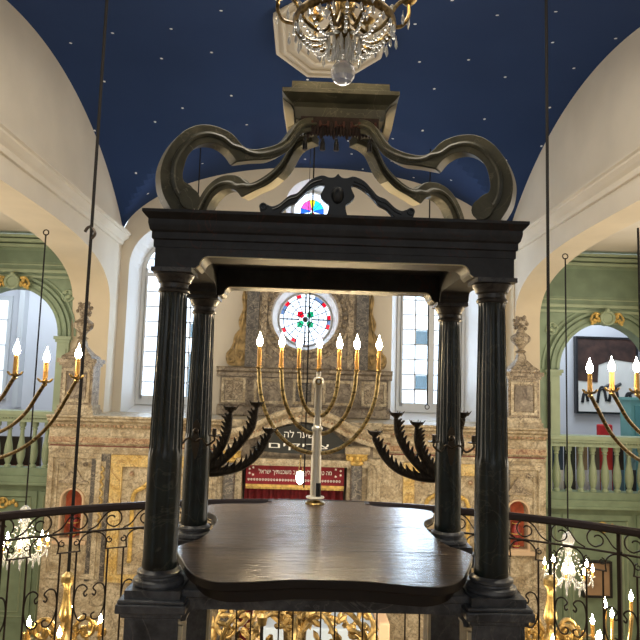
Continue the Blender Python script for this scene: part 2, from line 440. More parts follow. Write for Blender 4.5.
for p in wf.data.polygons:
    if YF+.02 < p.center.y < YF+.41 and abs(p.normal.y) < .95 and p.center.z > .95 and abs(p.center.x) < 3.05 and p.center.z < zB(p.center.x)-.02: p.material_index = len(wf.data.materials)-1

# tall arched windows
for k, (cx, sd) in enumerate(WIN):
    root = thing('window_%d' % (k+1), None, None, (cx, YF+.36, 1.22)); root['kind'] = 'structure'
    y0, y1 = YF+.34, YF+.42
    mb = MB(); ring_plate(mb, arch_outline(cx, .51, 1.29, 3.46), arch_outline(cx, .58, 1.20, 3.46), y0, y1)
    mb.build('window_frame', M['winframe'], root)
    mb = MB().box(cx-.055, cx+.055, y0-.01, y1, 1.29, 3.95)
    for s in (-1, 1): mb.box(cx+s*.50-.025, cx+s*.50+.025, y0, y1, 1.29, 3.5)
    mb.box(cx-.5, cx+.5, y0, y1, 1.29, 1.35)
    mb.box(cx-.52, cx+.52, y0-.01, y1, 3.36, 3.43)
    for c in (-1, 1):
        x = cx+c*.265
        mb.box(x-.012, x+.012, y0+.02, y1-.01, 1.29, 3.88 if c else 3.9)
    for j in range(1, 8): mb.box(cx-.5, cx+.5, y0+.02, y1-.01, 1.32+j*.255-.011, 1.32+j*.255+.011)
    mb.box(cx-.5, cx+.5, y0+.02, y1-.01, 3.66, 3.684)
    mb.build('window_muntins', M['winframe'], root)
    mb = MB().prism(arch_outline(cx, .53, 1.25, 3.46), YF+.395, YF+.40, 'y'); mb.build('glass_pane', M['pane'], root)
    # some panes bluer and darker, at random
    mb = MB()
    for c in range(4):
        for j in range(8):
            if random.random() < (.4 if c in (1, 3) else .04):
                xa = cx+(-.475, -.255, .065, .275)[c]; mb.box(xa, xa+.20, YF+.388, YF+.392, 1.33+j*.255, 1.33+j*.255+.23)
    mb.build('tinted_glass_pane', M['paneblue'], root)
    mb = MB().box(cx-.71, cx+.71, YF-.03, YF+.34, .99, 1.05); mb.build('window_sill', M['reveal'], root)

# rose window
rw = thing('rose_window', 'round stained glass rose window with red and green centre, above the plaque', 'stained glass window', (RX, YF+.37, RZ))
mb = MB(); ring_plate(mb, circle(RX, RZ, .43, 48), circle(RX, RZ, .455, 48), YF+.34, YF+.42); mb.build('window_rim', M['winframe'], rw)
mb = MB(); yy = YF+.36
for i in range(16):
    a = PI*i/8; r0 = .10
    big = i % 4 == 0
    mb.tube([(RX+r0*math.cos(a), yy, RZ+r0*math.sin(a)), (RX+.44*math.cos(a), yy, RZ+.44*math.sin(a))], 0.014 if big else .008, 6)
for R_, r_ in ((.11, .008), (.23, .008), (.375, .009), (.31, .006)): mb.ring((RX, yy, RZ), R_, r_, 'y', 40, 6)
mb.ball((RX, yy, RZ), .05, 10)
mb.build('lead_lines', M['lead'], rw)
mb = MB().prism(circle(RX, RZ, .375), yy+.01, yy+.015, 'y'); mb.build('clear_pane', M['gwhite'], rw)
pal = ['gred', 'gwhite', 'gapple', 'gwhite', 'gwhite', 'gwhite', 'gred', 'gapple', 'gwhite']
for key in ('gred', 'gwhite', 'gblue', 'gapple', 'ggreen'):
    mb = MB()
    for i in range(32):
        if pal[(i*5) % 9] != key: continue
        a0, a1 = 2*PI*i/32, 2*PI*(i+1)/32
        mb.prism([(RX+R_*math.cos(a), RZ+R_*math.sin(a)) for R_, a in ((.375, a0), (.44, a0), (.44, a1), (.375, a1))], yy+.01, yy+.015, 'y')
    mb.build('border_pane', M[key], rw)
for i in range(4):
    a = PI/4+PI/2*i; key = 'gred' if i in (1,) else 'ggreen'
    if i == 0: key = 'ggreen'
    pts = [(RX+.06*math.cos(a-.5), RZ+.06*math.sin(a-.5)), (RX+.15*math.cos(a-.45), RZ+.15*math.sin(a-.45)), (RX+.19*math.cos(a), RZ+.19*math.sin(a)), (RX+.15*math.cos(a+.45), RZ+.15*math.sin(a+.45)), (RX+.06*math.cos(a+.5), RZ+.06*math.sin(a+.5))]
    MB().prism(pts, yy-.006, yy-.001, 'y').build('petal_pane', M[key], rw)
# oculus under the vault
oc = thing('oculus_window', 'small round coloured window high under the vault, behind the carved crest', 'stained glass window', (OX, YF+.37, OZ))
mb = MB(); ring_plate(mb, circle(OX, OZ, .31, 40), circle(OX, OZ, .35, 40), YF+.34, YF+.42); mb.build('window_rim', M['winframe'], oc)
for i, key in enumerate(['gcyan', 'gyellow', 'gpink', 'gwhite', 'gcyan', 'gyellow', 'gpink', 'gwhite', 'gcyan', 'gyellow']):
    pass
for i in range(12):
    a0, a1 = PI/2+2*PI*i/12-PI/12, PI/2+2*PI*(i+1)/12-PI/12
    key = ['gyellow', 'gpink', 'gpink', 'gblue', 'gwhite', 'ggreen', 'gyellow', 'gred', 'gwhite', 'gblue', 'gcyan', 'gcyan'][i]
    MB().prism([(OX+R_*math.cos(a), OZ+R_*math.sin(a)) for R_, a in ((.03, a0), (.20, a0), (.20, a1), (.03, a1))], yy, yy+.005, 'y').build('petal_pane', M[key], oc)
MB().prism(circle(OX, OZ, .33), yy+.02, yy+.025, 'y').build('clear_pane', M['gwhite'], oc)
mb = MB()
for i in range(12):
    a = PI/2+2*PI*i/12-PI/12; mb.tube([(OX+.02*math.cos(a), yy, OZ+.02*math.sin(a)), (OX+.32*math.cos(a), yy, OZ+.32*math.sin(a))], .004, 5)
mb.ring((OX, yy, OZ), .20, .005, 'y', 32, 5); mb.build('lead_lines', M['lead'], oc)

# octagonal ceiling medallion, hung just under the crown of the vault
med = thing('ceiling_medallion', 'cream octagonal plaster medallion on the blue vault behind the crystal chandelier', 'ceiling medallion', (.15, 6.5, 5.4))
def octa(r, sx=1): return [(.15+r*math.cos(PI/8+PI/4*i), 6.5+r*sx*math.sin(PI/8+PI/4*i)) for i in range(8)]
mb = MB().prism(octa(.64, 1.45), 5.30, 5.45, 'z'); mb.build('medallion_plate', M['creamtrim2'] if 'creamtrim2' in M else M['cream'], med)
mb = MB()
for r_, z_ in ((.62, 5.29), (.53, 5.285), (.40, 5.28)):
    P = octa(r_, 1.45); mb.tube([(p[0], p[1], z_) for p in P+[P[0]]], .022, 6)
mb.build('moulding_ring', M['cream'], med)

# aisle galleries beside the nave: ceilings, floors, outer walls
for sd, x0, x1, nm in ((-1, -3.68, -5.75, 'left'), (1, 3.70, 5.75, 'right')):
    a, b_ = sorted((x0, x1))
    struct('ceiling_gallery_'+nm, MB().box(a, b_, -3.4, 10.05, 3.85, 3.95), M['cream'])
    struct('wall_outer_'+nm, MB().box(min(x1, x1+sd*.2), max(x1, x1+sd*.2), -3.4, 10.05, -3.6, 3.9), M['cream'])
struct('wall_back', MB().box(-5.6, 5.6, -3.7, -3.5, -3.6, 5.7), M['cream'])
struct('floor', MB().box(-5.8, 5.8, -3.6, 13.3, -3.75, -3.6), M['stonefloor'])
arc = [(XL, -3.5), (XR, -3.5), (XR, 2.1)]+[(.1+2.36*math.sin(a), 1.30+2.36*math.cos(a)) for a in [math.radians(70-140*i/24) for i in range(25)]]+[(XL, 2.1)]
struct('floor_gallery_near', MB().prism(arc, -.12, 0, 'z'), M['floorwood'])

# ---------------------------------------------------------------- green fronts left and right
def green_front(sd, xin, xout, arch_x, arch_hw, spring, rail_z, nm):
    a, b_ = sorted((xin, xout)); Y = 10.05; lo_in = xin
    t = thing('green_gallery', 'sage green carved gallery with arch and balustrade, %s' % ('before a room with a large painting' if sd > 0 else 'before a bare pale room'), 'gallery', (arch_x, Y, -3.6))
    wall = MB().box(a, b_, Y, Y+.22, rail_z, 3.80).build('arch_wall', M['green'], t, smooth=0)
    out = arch_outline(arch_x, arch_hw, rail_z-.3, spring, 28)
    c = MB().prism(out, Y-.5, Y+.5, 'y').build('cutter', M['green'], smooth=0)
    cut(wall, [c])
    # archivolt
    mb = MB(); n = 28
    for r0, r1, y0 in ((0, .05, .05), (.05, .13, .03), (.16, .20, .05), (.24, .27, .02)):
        inn = [(arch_x-(arch_hw+r0)*math.cos(PI*i/n), spring+(arch_hw+r0)*math.sin(PI*i/n)) for i in range(n+1)]
        ou = [(arch_x-(arch_hw+r1)*math.cos(PI*i/n), spring+(arch_hw+r1)*math.sin(PI*i/n)) for i in range(n+1)]
        mb.prism(inn+ou[::-1], Y-y0, Y+.01, 'y')
    mb.build('archivolt', M['green'], t)
    top = spring+arch_hw
    mb = MB()
    for z, p, h in ((top+.16, .03, .04), (top+.24, .06, .05), (top+.36, .03, .02), (3.62, .10, .05), (3.69, .16, .05), (3.76, .2, .04)):
        mb.box(a, b_, Y-p, Y+.01, z, z+h)
    mb.build('cornice', M['greenlt'], t)
    mb = MB().box(a, b_, Y-.005, Y+.01, top+.42, 3.58); mb.build('frieze', M['greendark'], t)
    # pilaster shafts with caps beside the arch
    for s in (-1, 1):
        px = arch_x+s*(arch_hw+.09)
        mb = MB().box(px-.09, px+.09, Y-.05, Y+.01, rail_z, spring-.1); mb.box(px-.055, px+.055, Y-.06, Y, rail_z+.1, spring-.2)
        mb.box(px-.11, px+.11, Y-.08, Y+.01, spring-.10, spring-.06); mb.box(px-.13, px+.13, Y-.10, Y+.01, spring-.06, spring-.01)
        mb.build('pilaster', M['greenlt'], t)
    # keystone cartouche with gilded leaves
    kz = top+.05
    mb = MB(); mb.prism(circle(arch_x, kz+.03, .12, 16), Y-.11, Y, 'y'); mb.ring((arch_x, Y-.12, kz+.03), .10, .022, 'y', 20, 6); mb.ball((arch_x, Y-.12, kz+.15), .04)
    mb.build('cartouche', M['greenlt'], t)
    for s in (-1, 1):
        mb = MB()
        for q in range(4):
            mb.ball((arch_x+s*(.13+.035*q), Y-.09, kz+.06*math.sin(q*1.7)), .035-.003*q, 8, 1.4)
        mb.tube(catmull([(arch_x+s*.12, Y-.1, kz+.09), (arch_x+s*.2, Y-.1, kz+.1), (arch_x+s*.26, Y-.1, kz), (arch_x+s*.2, Y-.1, kz-.05), (arch_x+s*.17, Y-.1, kz)], 5), .018, 6)
        mb.build('gilded_leaf', M['goldpaint'], t)
    # spandrel carving
    mb = MB()
    for s in (-1, 1):
        sx = arch_x+s*(arch_hw+.1); sz = spring+arch_hw*.86
        if a+.05 < sx < b_-.05:
            for q in range(5): mb.ball((sx+s*.03*q-.04*s, Y-.01, sz+.05*math.cos(q*2.2)), .035, 8)
            mb.ring((sx, Y-.01, sz), .09, .014, 'y', 18, 6)
    if mb.v: mb.build('spandrel_carving', M['greenlt'], t)
    # balustrade
    a, b_ = sorted((lo_in, xout)); xin = lo_in
    mb = MB()
    mb.box(a, b_, Y-.12, Y+.25, rail_z-.06, rail_z); mb.box(a, b_, Y-.09, Y+.2, rail_z-.10, rail_z-.06); mb.box(a, b_, Y-.05, Y+.2, rail_z-.17, rail_z-.10)
    n = int((b_-a)/.045)
    for i in range(n): mb.box(a+i*.045+.008, a+i*.045+.034, Y-.07, Y-.04, rail_z-.125, rail_z-.10)
    mb.build('top_rail', M['greenlt'], t)
    mb = MB().box(a, b_, Y-.05, Y+.2, rail_z-.97, rail_z-.86); mb.box(a, b_, Y-.11, Y+.2, rail_z-1.06, rail_z-.97); mb.box(a, b_, Y-.14, Y+.2, rail_z-1.1, rail_z-1.06)
    mb.build('bottom_rail', M['green'], t)
    ped = arch_x*0
    xe = xin+sd*.16
    mb = MB().box(min(xin, xe), max(xin, xe), Y-.06, Y+.2, rail_z-.86, rail_z-.17)
    mb.box(min(xin, xe)+.04, max(xin, xe)-.04, Y-.075, Y, rail_z-.78, rail_z-.25); mb.build('pedestal_block', M['greenlt'], t)
    prof = [(.05, 0), (.05, .03), (.03, .05), (.045, .09), (.062, .17), (.064, .24), (.055, .33), (.038, .42), (.030, .50), (.028, .56), (.042, .58), (.03, .60), (.05, .63), (.05, .69)]
    x = xe+sd*.11; first = None
    while a+.05 < x < b_-.05:
        if first is None: first = MB().lathe(prof, (x, Y+.05, rail_z-.86), 14).build('baluster', M['greenlt'], t); fx = x
        else:
            c = first.copy(); COL.objects.link(c); c.location = (x-fx, 0, 0)
        x += sd*.191
    # panelled lower storey
    Z0, Z1 = -3.6, rail_z-1.1
    mb = MB().box(a, b_, Y, Y+.2, Z0, Z1); mb.build('lower_wall', M['green'], t)
    x = xin; mb = MB(); mp_ = MB()
    for wd, rec in ((.30, 0), (1.15, 1), (.30, 0), (.6, 1)):
        xa, xb = sorted((x+sd*.03, x+sd*(wd-.03)))
        xb = min(xb, b_-.01); xa = max(xa, a+.01)
        if xb-xa > .08:
            zz0, zz1 = (Z1-.12-(1.9 if rec else 2.2), Z1-.10)
            mb.box(xa, xb, Y-.05 if not rec else Y-.025, Y+.01, zz0, zz1)
            # picture-frame mouldings
            for ins in ((.06,) if not rec else (.09, .16)):
                q = [(xa+ins, zz0+ins), (xb-ins, zz0+ins), (xb-ins, zz1-ins), (xa+ins, zz1-ins)]
                yq = (Y-.055 if not rec else Y-.03)
                mp_.tube([(p[0], yq, p[1]) for p in q+[q[0]]], .016, 4)
        x += sd*wd
    mb.build('lower_panel', M['green'], t); mp_.build('panel_moulding', M['greenlt'], t)
    mb = MB()
    for q in range(9):
        mb.ball((arch_x+.05*(q-4)-sd*.1, Y-.05, Z1-.28+.03*math.sin(q*2.1)), .03, 8, 1.3)
    mb.ring((arch_x-sd*.1, Y-.05, Z1-.28), .07, .018, 'y', 16, 6)
    mb.build('gilded_swag', M['goldpaint'], t)
    return t
green_front(-1, -3.68, -5.75, -4.60, .735, 2.25, 1.08, 'left')
green_front(1, 3.70, 5.75, 4.74, .745, 1.967, .94, 'right')
# rooms behind the green fronts
for sd, xa, xb, nm in ((-1, -7.4, -3.68, 'room_left'), (1, 3.70, 7.4, 'room_right')):
    struct('wall_'+nm, MB().box(xa, xb, 12.9, 13.1, -.3, 3.9), M['roomwhite'])
    struct('ceiling_'+nm, MB().box(xa, xb, 10.28, 13.1, 3.9, 4.0), M['roomwhite'])
    struct('floor_'+nm, MB().box(xa, xb, 10.28, 13.1, -.3, -.15), M['floorwood'])
    xi = -3.68 if sd < 0 else 3.70
    xo = sd*7.4; struct('wall_outer_'+nm, MB().box(min(xo, xo+sd*.15), max(xo, xo+sd*.15), 10.28, 13.1, -.3, 3.9), M['roomwhite'])
    struct('wall_front_'+nm, MB().box(min(sd*5.75, sd*7.4), max(sd*5.75, sd*7.4), 10.15, 10.28, -.3, 3.9), M['roomwhite'])
    struct('wall_inner_'+nm, MB().box(min(xi, xi-sd*.05), max(xi, xi-sd*.05), 10.28, 13.1, -.3, 3.9), M['roomwhite'])
# window in the left room
t = thing('window_3', None, None, (-6.5, 12.85, 2.0)); t['kind'] = 'structure'
MB().box(-6.85, -5.90, 12.84, 12.88, 1.15, 3.2).build('window_frame', M['winframe'], t)
MB().box(-6.80, -5.98, 12.82, 12.86, 1.25, 3.1).build('glass_pane', emis('daylit_pane', (.85, .93, 1), 1.4), t)
mb = MB().box(-6.4, -6.36, 12.80, 12.83, 1.2, 3.15)
for z in (1.7, 2.2, 2.7): mb.box(-6.8, -5.95, 12.80, 12.83, z, z+.025)
mb.build('window_muntins', M['winframe'], t)
# pier in that room
struct('trim_3', MB().box(-5.70, -5.60, 12.7, 12.9, 1.0, 3.9), M['winframe'])

# ---------------------------------------------------------------- stone screen (lower storey of the far wall)
sx0, sx1 = -3.60, 3.50
scr = thing('stone_screen', 'tall faux marble screen wall with niches and panels, below the windows', 'carved wall screen', (0, YS, -3.6))
body = MB().box(sx0, sx1, YS, YF+.02, -3.6, .98).build('screen_body', M['stone'], scr, smooth=0)
cs = []
NX = (-3.215, 3.085)
cs.append(MB().box(-.86, .64, YS-.1, YS+.5, -3.2, .47).build('cutter', M['stone'], smooth=0))
for nx_ in NX:
    cs.append(MB().prism(arch_outline(nx_, .14, -.62, -.10), YS-.3, YS+.16, 'y').build('cutter', M['stone'], smooth=0))
cut(body, cs)
mb = MB()
prof = [(0, .60), (.02, .60), (.02, .66), (.05, .69), (.05, .78), (.03, .80), (.03, .90), (.07, .93), (.09, .98), (.14, 1.01), (.14, 1.04), (.18, 1.06), (.18, 1.085)]
mould(mb, sx0, -1.15, YS, prof, YF-.02); mould(mb, 1.13, sx1, YS, prof, YF-.02)
mould(mb, -1.15, 1.13, YS, [(0, .97), (.05, .98), (.05, 1.085)], YF-.02)
mb.build('entablature', M['stone'], scr)
mb = MB()
for i in range(int((sx1-sx0)/.06)):
    x = sx0+.01+i*.06
    if -1.15 < x < 1.1: continue
    mb.box(x, x+.035, YS-.10, YS-.05, .925, .955)
mb.build('dentil_band', M['stonerust'], scr)
for (xa, xb) in ((sx0+.02, -1.17), (1.15, sx1-.02)):
    MB().box(xa, xb, YS-.055, YS, .70, .775).build('rust_frieze', M['stonerust'], scr)
    MB().box(xa, xb, YS-.03, YS, .645, .66).build('red_fillet', mat('dark_red_fillet', (.16, .04, .03), .6), scr)
# outer bays: panel with pediment and red niche
for nx_, nm in zip(NX, 'ab'):
    mb = MB(); ring_plate(mb, [(nx_-.30, -1.1), (nx_+.30, -1.1), (nx_+.30, .48), (nx_-.30, .48)], [(nx_-.37, -1.17), (nx_+.37, -1.17), (nx_+.37, .55), (nx_-.37, .55)], YS-.03, YS+.01)
    ring_plate(mb, [(nx_-.23, -1.0), (nx_+.23, -1.0), (nx_+.23, .38), (nx_-.23, .38)], [(nx_-.26, -1.03), (nx_+.26, -1.03), (nx_+.26, .41), (nx_-.26, .41)], YS-.018, YS+.01)
    mb.build('panel_frame', M['stone'], scr)
    mb = MB()
    o1 = arch_outline(nx_, .143, -.62, -.10); o2 = arch_outline(nx_, .168, -.65, -.10)
    ring_plate(mb, o1, o2, YS-.05, YS+.01); mb.box(nx_-.23, nx_+.23, YS-.07, YS, -.70, -.65)
    mb.build('niche_surround', mat('pale_niche_trim', (.58, .42, .27), .6), scr)
    mb = MB().prism(catmull([(nx_-.2, .16), (nx_-.13, .18), (nx_-.07, .27), (nx_, .36), (nx_+.07, .27), (nx_+.13, .18), (nx_+.2, .16)], 4)+[Vector((nx_+.2, .13)), Vector((nx_-.2, .13))], YS-.045, YS+.01, 'y')
    for s in (-1, 1): mb.ring((nx_+s*.16, YS-.03, .39), .03, .012, 'y', 12, 5); mb.ball((nx_+s*.16, YS-.03, .39), .02, 6)
    mb.build('niche_pediment', M['stoneurn'], scr)
    MB().prism(arch_outline(nx_, .14, -.62, -.10), YS+.13, YS+.155, 'y').build('niche_back', M['redniche'], scr)
# inner bays: dark speckled strips, ochre frame, oval panels
for s in (-1, 1):
    c = 0
    mb = MB()
    for xa, xb in ((2.72, 2.78), (2.92, 2.98)): mb.box(min(s*xa, s*xb), max(s*xa, s*xb), YS-.02, YS+.01, -1.2, .44)
    mb.box(min(s*2.72, s*2.98), max(s*2.72, s*2.98), YS-.02, YS+.01, .44, .545)
    mb.build('speckled_strip', M['stonedark'], scr)
    mb = MB()
    for q in range(8):
        mb.ring((s*2.85, YS-.01, .33-.11*q), .04, .016, 'y', 12, 5)
        mb.ball((s*2.85, YS-.01, .275-.11*q), .025, 6)
    mb.build('ochre_chain_carving', M['stoneyel'], scr)
    mb = MB(); q = lambda xa, xb, z0, z1: [(min(s*xa, s*xb), z0), (max(s*xa, s*xb), z0), (max(s*xa, s*xb), z1), (min(s*xa, s*xb), z1)]
    ring_plate(mb, q(1.60, 2.54, -1.1, .38), q(1.44, 2.70, -1.2, .54), YS-.05, YS+.01)
    mb.build('ochre_frame', M['stoneyel'], scr)
    mb = MB(); pts = catmull([(s*2.07-.30, -.9), (s*2.07-.30, -.3), (s*2.07-.29, 0), (s*2.07-.16, .10), (s*2.07-.06, .20), (s*2.07, .26), (s*2.07+.06, .20), (s*2.07+.16, .10), (s*2.07+.29, 0), (s*2.07+.30, -.3), (s*2.07+.30, -.9)], 4)
    mb.tube([(p.x, YS-.03, p.y) for p in pts], .03, 6)
    for p in pts[::3]: mb.ball((p.x, YS-.05, p.y), .035, 6)
    mb.build('gilded_arch_moulding', M['goldpaint'], scr)
    mb = MB()
    for sx in (-1, 1): mb.ball((s*2.07+sx*.34, YS-.02, .28), .035, 8)
    mb.build('rosette', M['stonerust'], scr)
# column pairs of the ark with gilded capitals
for cx in (-1.02, .76):
    for off, mm, w_ in ((0, 'stonedark', .11),):
        MB().lathe([(.10, -2.2), (.10, -2.1), (.085, -2.05), (.085, .45), (.075, .50)], (cx, YS-.16, 0), 16).build('ark_column', M['stonedark'], scr)
        mb = MB().lathe([(.08, .50), (.10, .52), (.09, .55), (.13, .62), (.16, .64), (.16, .67)], (cx, YS-.16, 0), 12)
        for q in range(8):
            a = q*PI/4; mb.ball((cx+.12*math.cos(a), YS-.16+.12*math.sin(a), .60), .035, 6, 1.3)
        mb.build('gilded_capital', M['goldpaint'], scr)
    MB().box(cx-.17, cx+.17, YS-.34, YS, .67, .76).build('capital_block', M['stone'], scr)
for cx in (-1.22, 1.02):
    mb = MB().box(cx-.09, cx+.09, YS-.05, YS+.01, -1.5, .58)
    for q in (-1, 0, 1): mb.box(cx+q*.055-.012, cx+q*.055+.012, YS-.065, YS, -1.4, .45)
    mb.box(cx-.12, cx+.12, YS-.08, YS, .50, .58)
    mb.build('fluted_pilaster', M['stone'], scr)
# curved pediment over the ark
mb = MB()
top = [(-1.22, .90), (-.95, .93), (-.65, 1.03), (-.4, 1.16), (0, 1.25), (.4, 1.16), (.65, 1.03), (.95, .93), (1.22, .90)]
tp = catmull(top, 6); lo = [Vector((p.x, p.y-.17)) for p in tp]; 
mb.prism(tp+lo[::-1], YS-.16, YS+.02, 'y')
hi = [Vector((p.x, p.y+.045)) for p in tp]; mb.prism(hi+[Vector((p.x, p.y-.02)) for p in tp][::-1], YS-.24, YS+.02, 'y')
mb.box(-1.12, .92, YS-.14, YS, .46, .50); mb.box(-1.14, .94, YS-.18, YS, .50, .56)
mb.build('curved_pediment', M['stone'], scr)
mb = MB()
for i in range(1, len(tp), 1): mb.ball((tp[i].x, YS-.17, tp[i].y-.09), .018, 6)
mb.build('bead_moulding', M['stonerust'], scr)
mb = MB().prism([(p.x, p.y-.16) for p in tp if -1.1 < p.x < 1.0]+[(1.0, .56), (-1.1, .56)], YS-.06, YS+.01, 'y'); mb.build('tympanum', M['stonegrey'], scr)
# curtain recess
MB().box(-.86, .64, YS+.42, YS+.45, -3.2, .46).build('recess_back', M['black'], scr)

# plaque with Hebrew inscription
pl = thing('inscription_plaque', 'black ogee-shaped plaque with two lines of white Hebrew letters, over the red curtain', 'plaque', (0, YS-.1, .58))
o_ = [(-.74, .70), (-.58, .78), (-.46, .91), (-.30, 1.0), (0, 1.05), (.30, 1.0), (.46, .91), (.60, .80), (.74, .74)]
oc_ = catmull(o_, 5)+[Vector((.58, .66)), Vector((.3, .64)), Vector((-.3, .64)), Vector((-.58, .66))]
MB().prism([(p.x, p.y) for p in oc_], YS-.17, YS-.10, 'y').build('plaque_board', M['plaque'], pl)
text('plaque_lettering', "\u05d4\u05e9\u05e2\u05e8 \u05dc\u05d4"[::-1], .13, (-.02, YS-.175, .90), M['cloth'], pl, .50)
text('plaque_lettering', "\u05e6\u05d3\u05d9\u05e7\u05d9\u05dd"[::-1], .11, (-.06, YS-.175, .745), M['cloth'], pl, .84)

# red curtain and valance
cu = thing('ark_curtain', 'dark crimson velvet curtain closing the ark, below the lettered valance', 'curtain', (-.05, YS+.2, -2.5))
n = 80; w_ = [(-.83+1.44*i/n, YS+.22+.03*math.sin(i*1.1)) for i in range(n+1)]
mb = MB(); mb.add([(x, y, z) for x, y in w_ for z in (-3.0, .42)], [(2*i, 2*i+2, 2*i+3, 2*i+1) for i in range(n)]); mb.build('curtain_cloth', M['redcloth'], cu)
MB().tube([(-.83, YS+.2, .43), (.61, YS+.2, .43)], .015).build('curtain_rod', M['brass'], cu)
va = thing('lettered_valance', 'crimson valance with white Hebrew letters and gold fringe, over the dark curtain', 'valance', (-.05, YS+.05, .1))
x0, x1 = -.80, .60
MB().box(x0, x1, YS+.02, YS+.06, .12, .40).build('valance_cloth', mat('bright_crimson_velvet', (.20, .008, .016), .8, noise=.2, scale=10), va)
MB().box(x0-.02, x1+.02, YS, YS+.07, .385, .44).build('gold_border', M['goldpaint'], va)
mb = MB().box(x0, x1, YS, YS+.07, .085, .12)
for i in range(70): mb.box(x0+i*.02+.002, x0+i*.02+.016, YS+.01, YS+.05, .055, .09)
mb.build('gold_fringe', M['goldpaint'], va)
text('valance_lettering', "\u05de\u05d4 \u05d8\u05d1\u05d5 \u05d0\u05d4\u05dc\u05d9\u05da \u05d9\u05e2\u05e7\u05d1 \u05de\u05e9\u05db\u05e0\u05d5\u05ea\u05d9\u05da \u05d9\u05e9\u05e8\u05d0\u05dc"[::-1], .085, (-.10, YS+.012, .295), M['cloth'], va, 1.04)
mb = MB()
for i in range(33):
    x = x0+.04+i*.0405; mb.ring((x, YS+.012, .185), .012, .004, 'y', 8, 4); mb.box(x-.003, x+.003, YS+.01, YS+.018, .165, .18)
mb.build('embroidered_border', M['cloth'], va)
mb = MB()
for x in (x0+.05, x0+.10, x1-.05, x1-.12):
    for z in (.33, .27) if x in (x0+.05, x1-.05) else (.35, .25):
        mb.prism([(x+.02*(1 if i % 2 else .45)*math.cos(PI*i/6), z+.02*(1 if i % 2 else .45)*math.sin(PI*i/6)) for i in range(12)], YS+.012, YS+.02, 'y')
mb.build('embroidered_star', M['cloth'], va)

for o in list(COL.objects):
    if o.parent == va: o.location.z += .06
# ---------------------------------------------------------------- aedicule round the rose window
ae = thing('rose_aedicule', 'grey-brown faux marble surround framing the rose window, with gilded side volutes', 'window surround', (0, YF-.3, 1.1))
bodyA = MB().box(-.98, 1.0, YF-.14, YF+.0, 1.08, 3.62).build('surround_body', M['stonegrey'], ae, smooth=0)
cut(bodyA, [MB().prism(circle(RX, RZ, .555, 48), YF-.5, YF+.2, 'y').build('cutter', M['stonegrey'], smooth=0)])
mb = MB(); mould(mb, -1.42, 1.40, YF-.14, [(0, 1.70), (.04, 1.71), (.04, 1.77), (.09, 1.80), (.09, 1.84), (.12, 1.86)], YF)
mould(mb, -1.40, 1.38, YF-.14, [(.04, 1.10), (.04, 1.22), (0, 1.26)], YF)
mb.build('base_entablature', M['stonegrey'], ae)
for xa, xb, mm in ((-1.36, -.92, 'stoneurn'), (-.84, -.30, 'stonegrey'), (-.22, .18, 'stonedark'), (.26, .80, 'stonegrey'), (.88, 1.34, 'stoneurn')):
    mb = MB().box(xa, xb, YF-.17, YF, 1.26, 1.70); mb.build('plinth_panel', M['stonegrey'], ae)
    mb = MB(); ring_plate(mb, [(xa+.07, 1.33), (xb-.07, 1.33), (xb-.07, 1.64), (xa+.07, 1.64)], [(xa+.03, 1.29), (xb-.03, 1.29), (xb-.03, 1.68), (xa+.03, 1.68)], YF-.19, YF-.16); mb.build('panel_frame', M['stone'], ae)
    MB().box(xa+.08, xb-.08, YF-.176, YF-.16, 1.34, 1.63).build('panel_inset', M[mm], ae)
for s, xo in ((-1, -.98), (1, 1.0)):
    xa, xb = sorted((xo, xo-s*.20)); MB().box(xa, xb, YF-.20, YF-.1, 1.86, 3.62).build('dark_pilaster', M['stonedark'], ae)
    xa, xb = sorted((xo-s*.24, xo-s*.33)); MB().box(xa, xb, YF-.18, YF-.1, 1.86, 3.62).build('pilaster_strip', M['stoneurn'], ae)
mb = MB(); ring_plate(mb, circle(RX, RZ, .55, 48), circle(RX, RZ, .60, 48), YF-.19, YF-.1); ring_plate(mb, circle(RX, RZ, .70, 48), circle(RX, RZ, .75, 48), YF-.17, YF-.1)
mb.build('round_moulding', M['stoneurn'], ae)
for i in range(30):
    a = 2*PI*i/30; MB().ball((RX+.65*math.cos(a), YF-.16, RZ+.65*math.sin(a)), .042, 8).build('carved_boss', M['stoneurn'], ae)
mb = MB(); mould(mb, -1.2, 1.14, YF-.14, [(0, 3.55), (.05, 3.58), (.05, 3.66), (.14, 3.74), (.14, 3.8)], YF); mb.build('top_cornice', M['stonegrey'], ae)
mb = MB()
for s in (-1, 1):
    for q in range(5): mb.tube(catmull([(s*(.55+.07*q), YF-.15, 2.02), (s*(.62+.07*q), YF-.17, 2.07+.02*q), (s*(.72+.06*q), YF-.15, 2.0)], 4), .014, 5)
    for q in range(4): mb.ring((s*.78, YF-.15, 3.25-.0*q), .03+.035*q, .011, 'y', 16, 5)
mb.build('relief_carving', M['stoneurn'], ae)
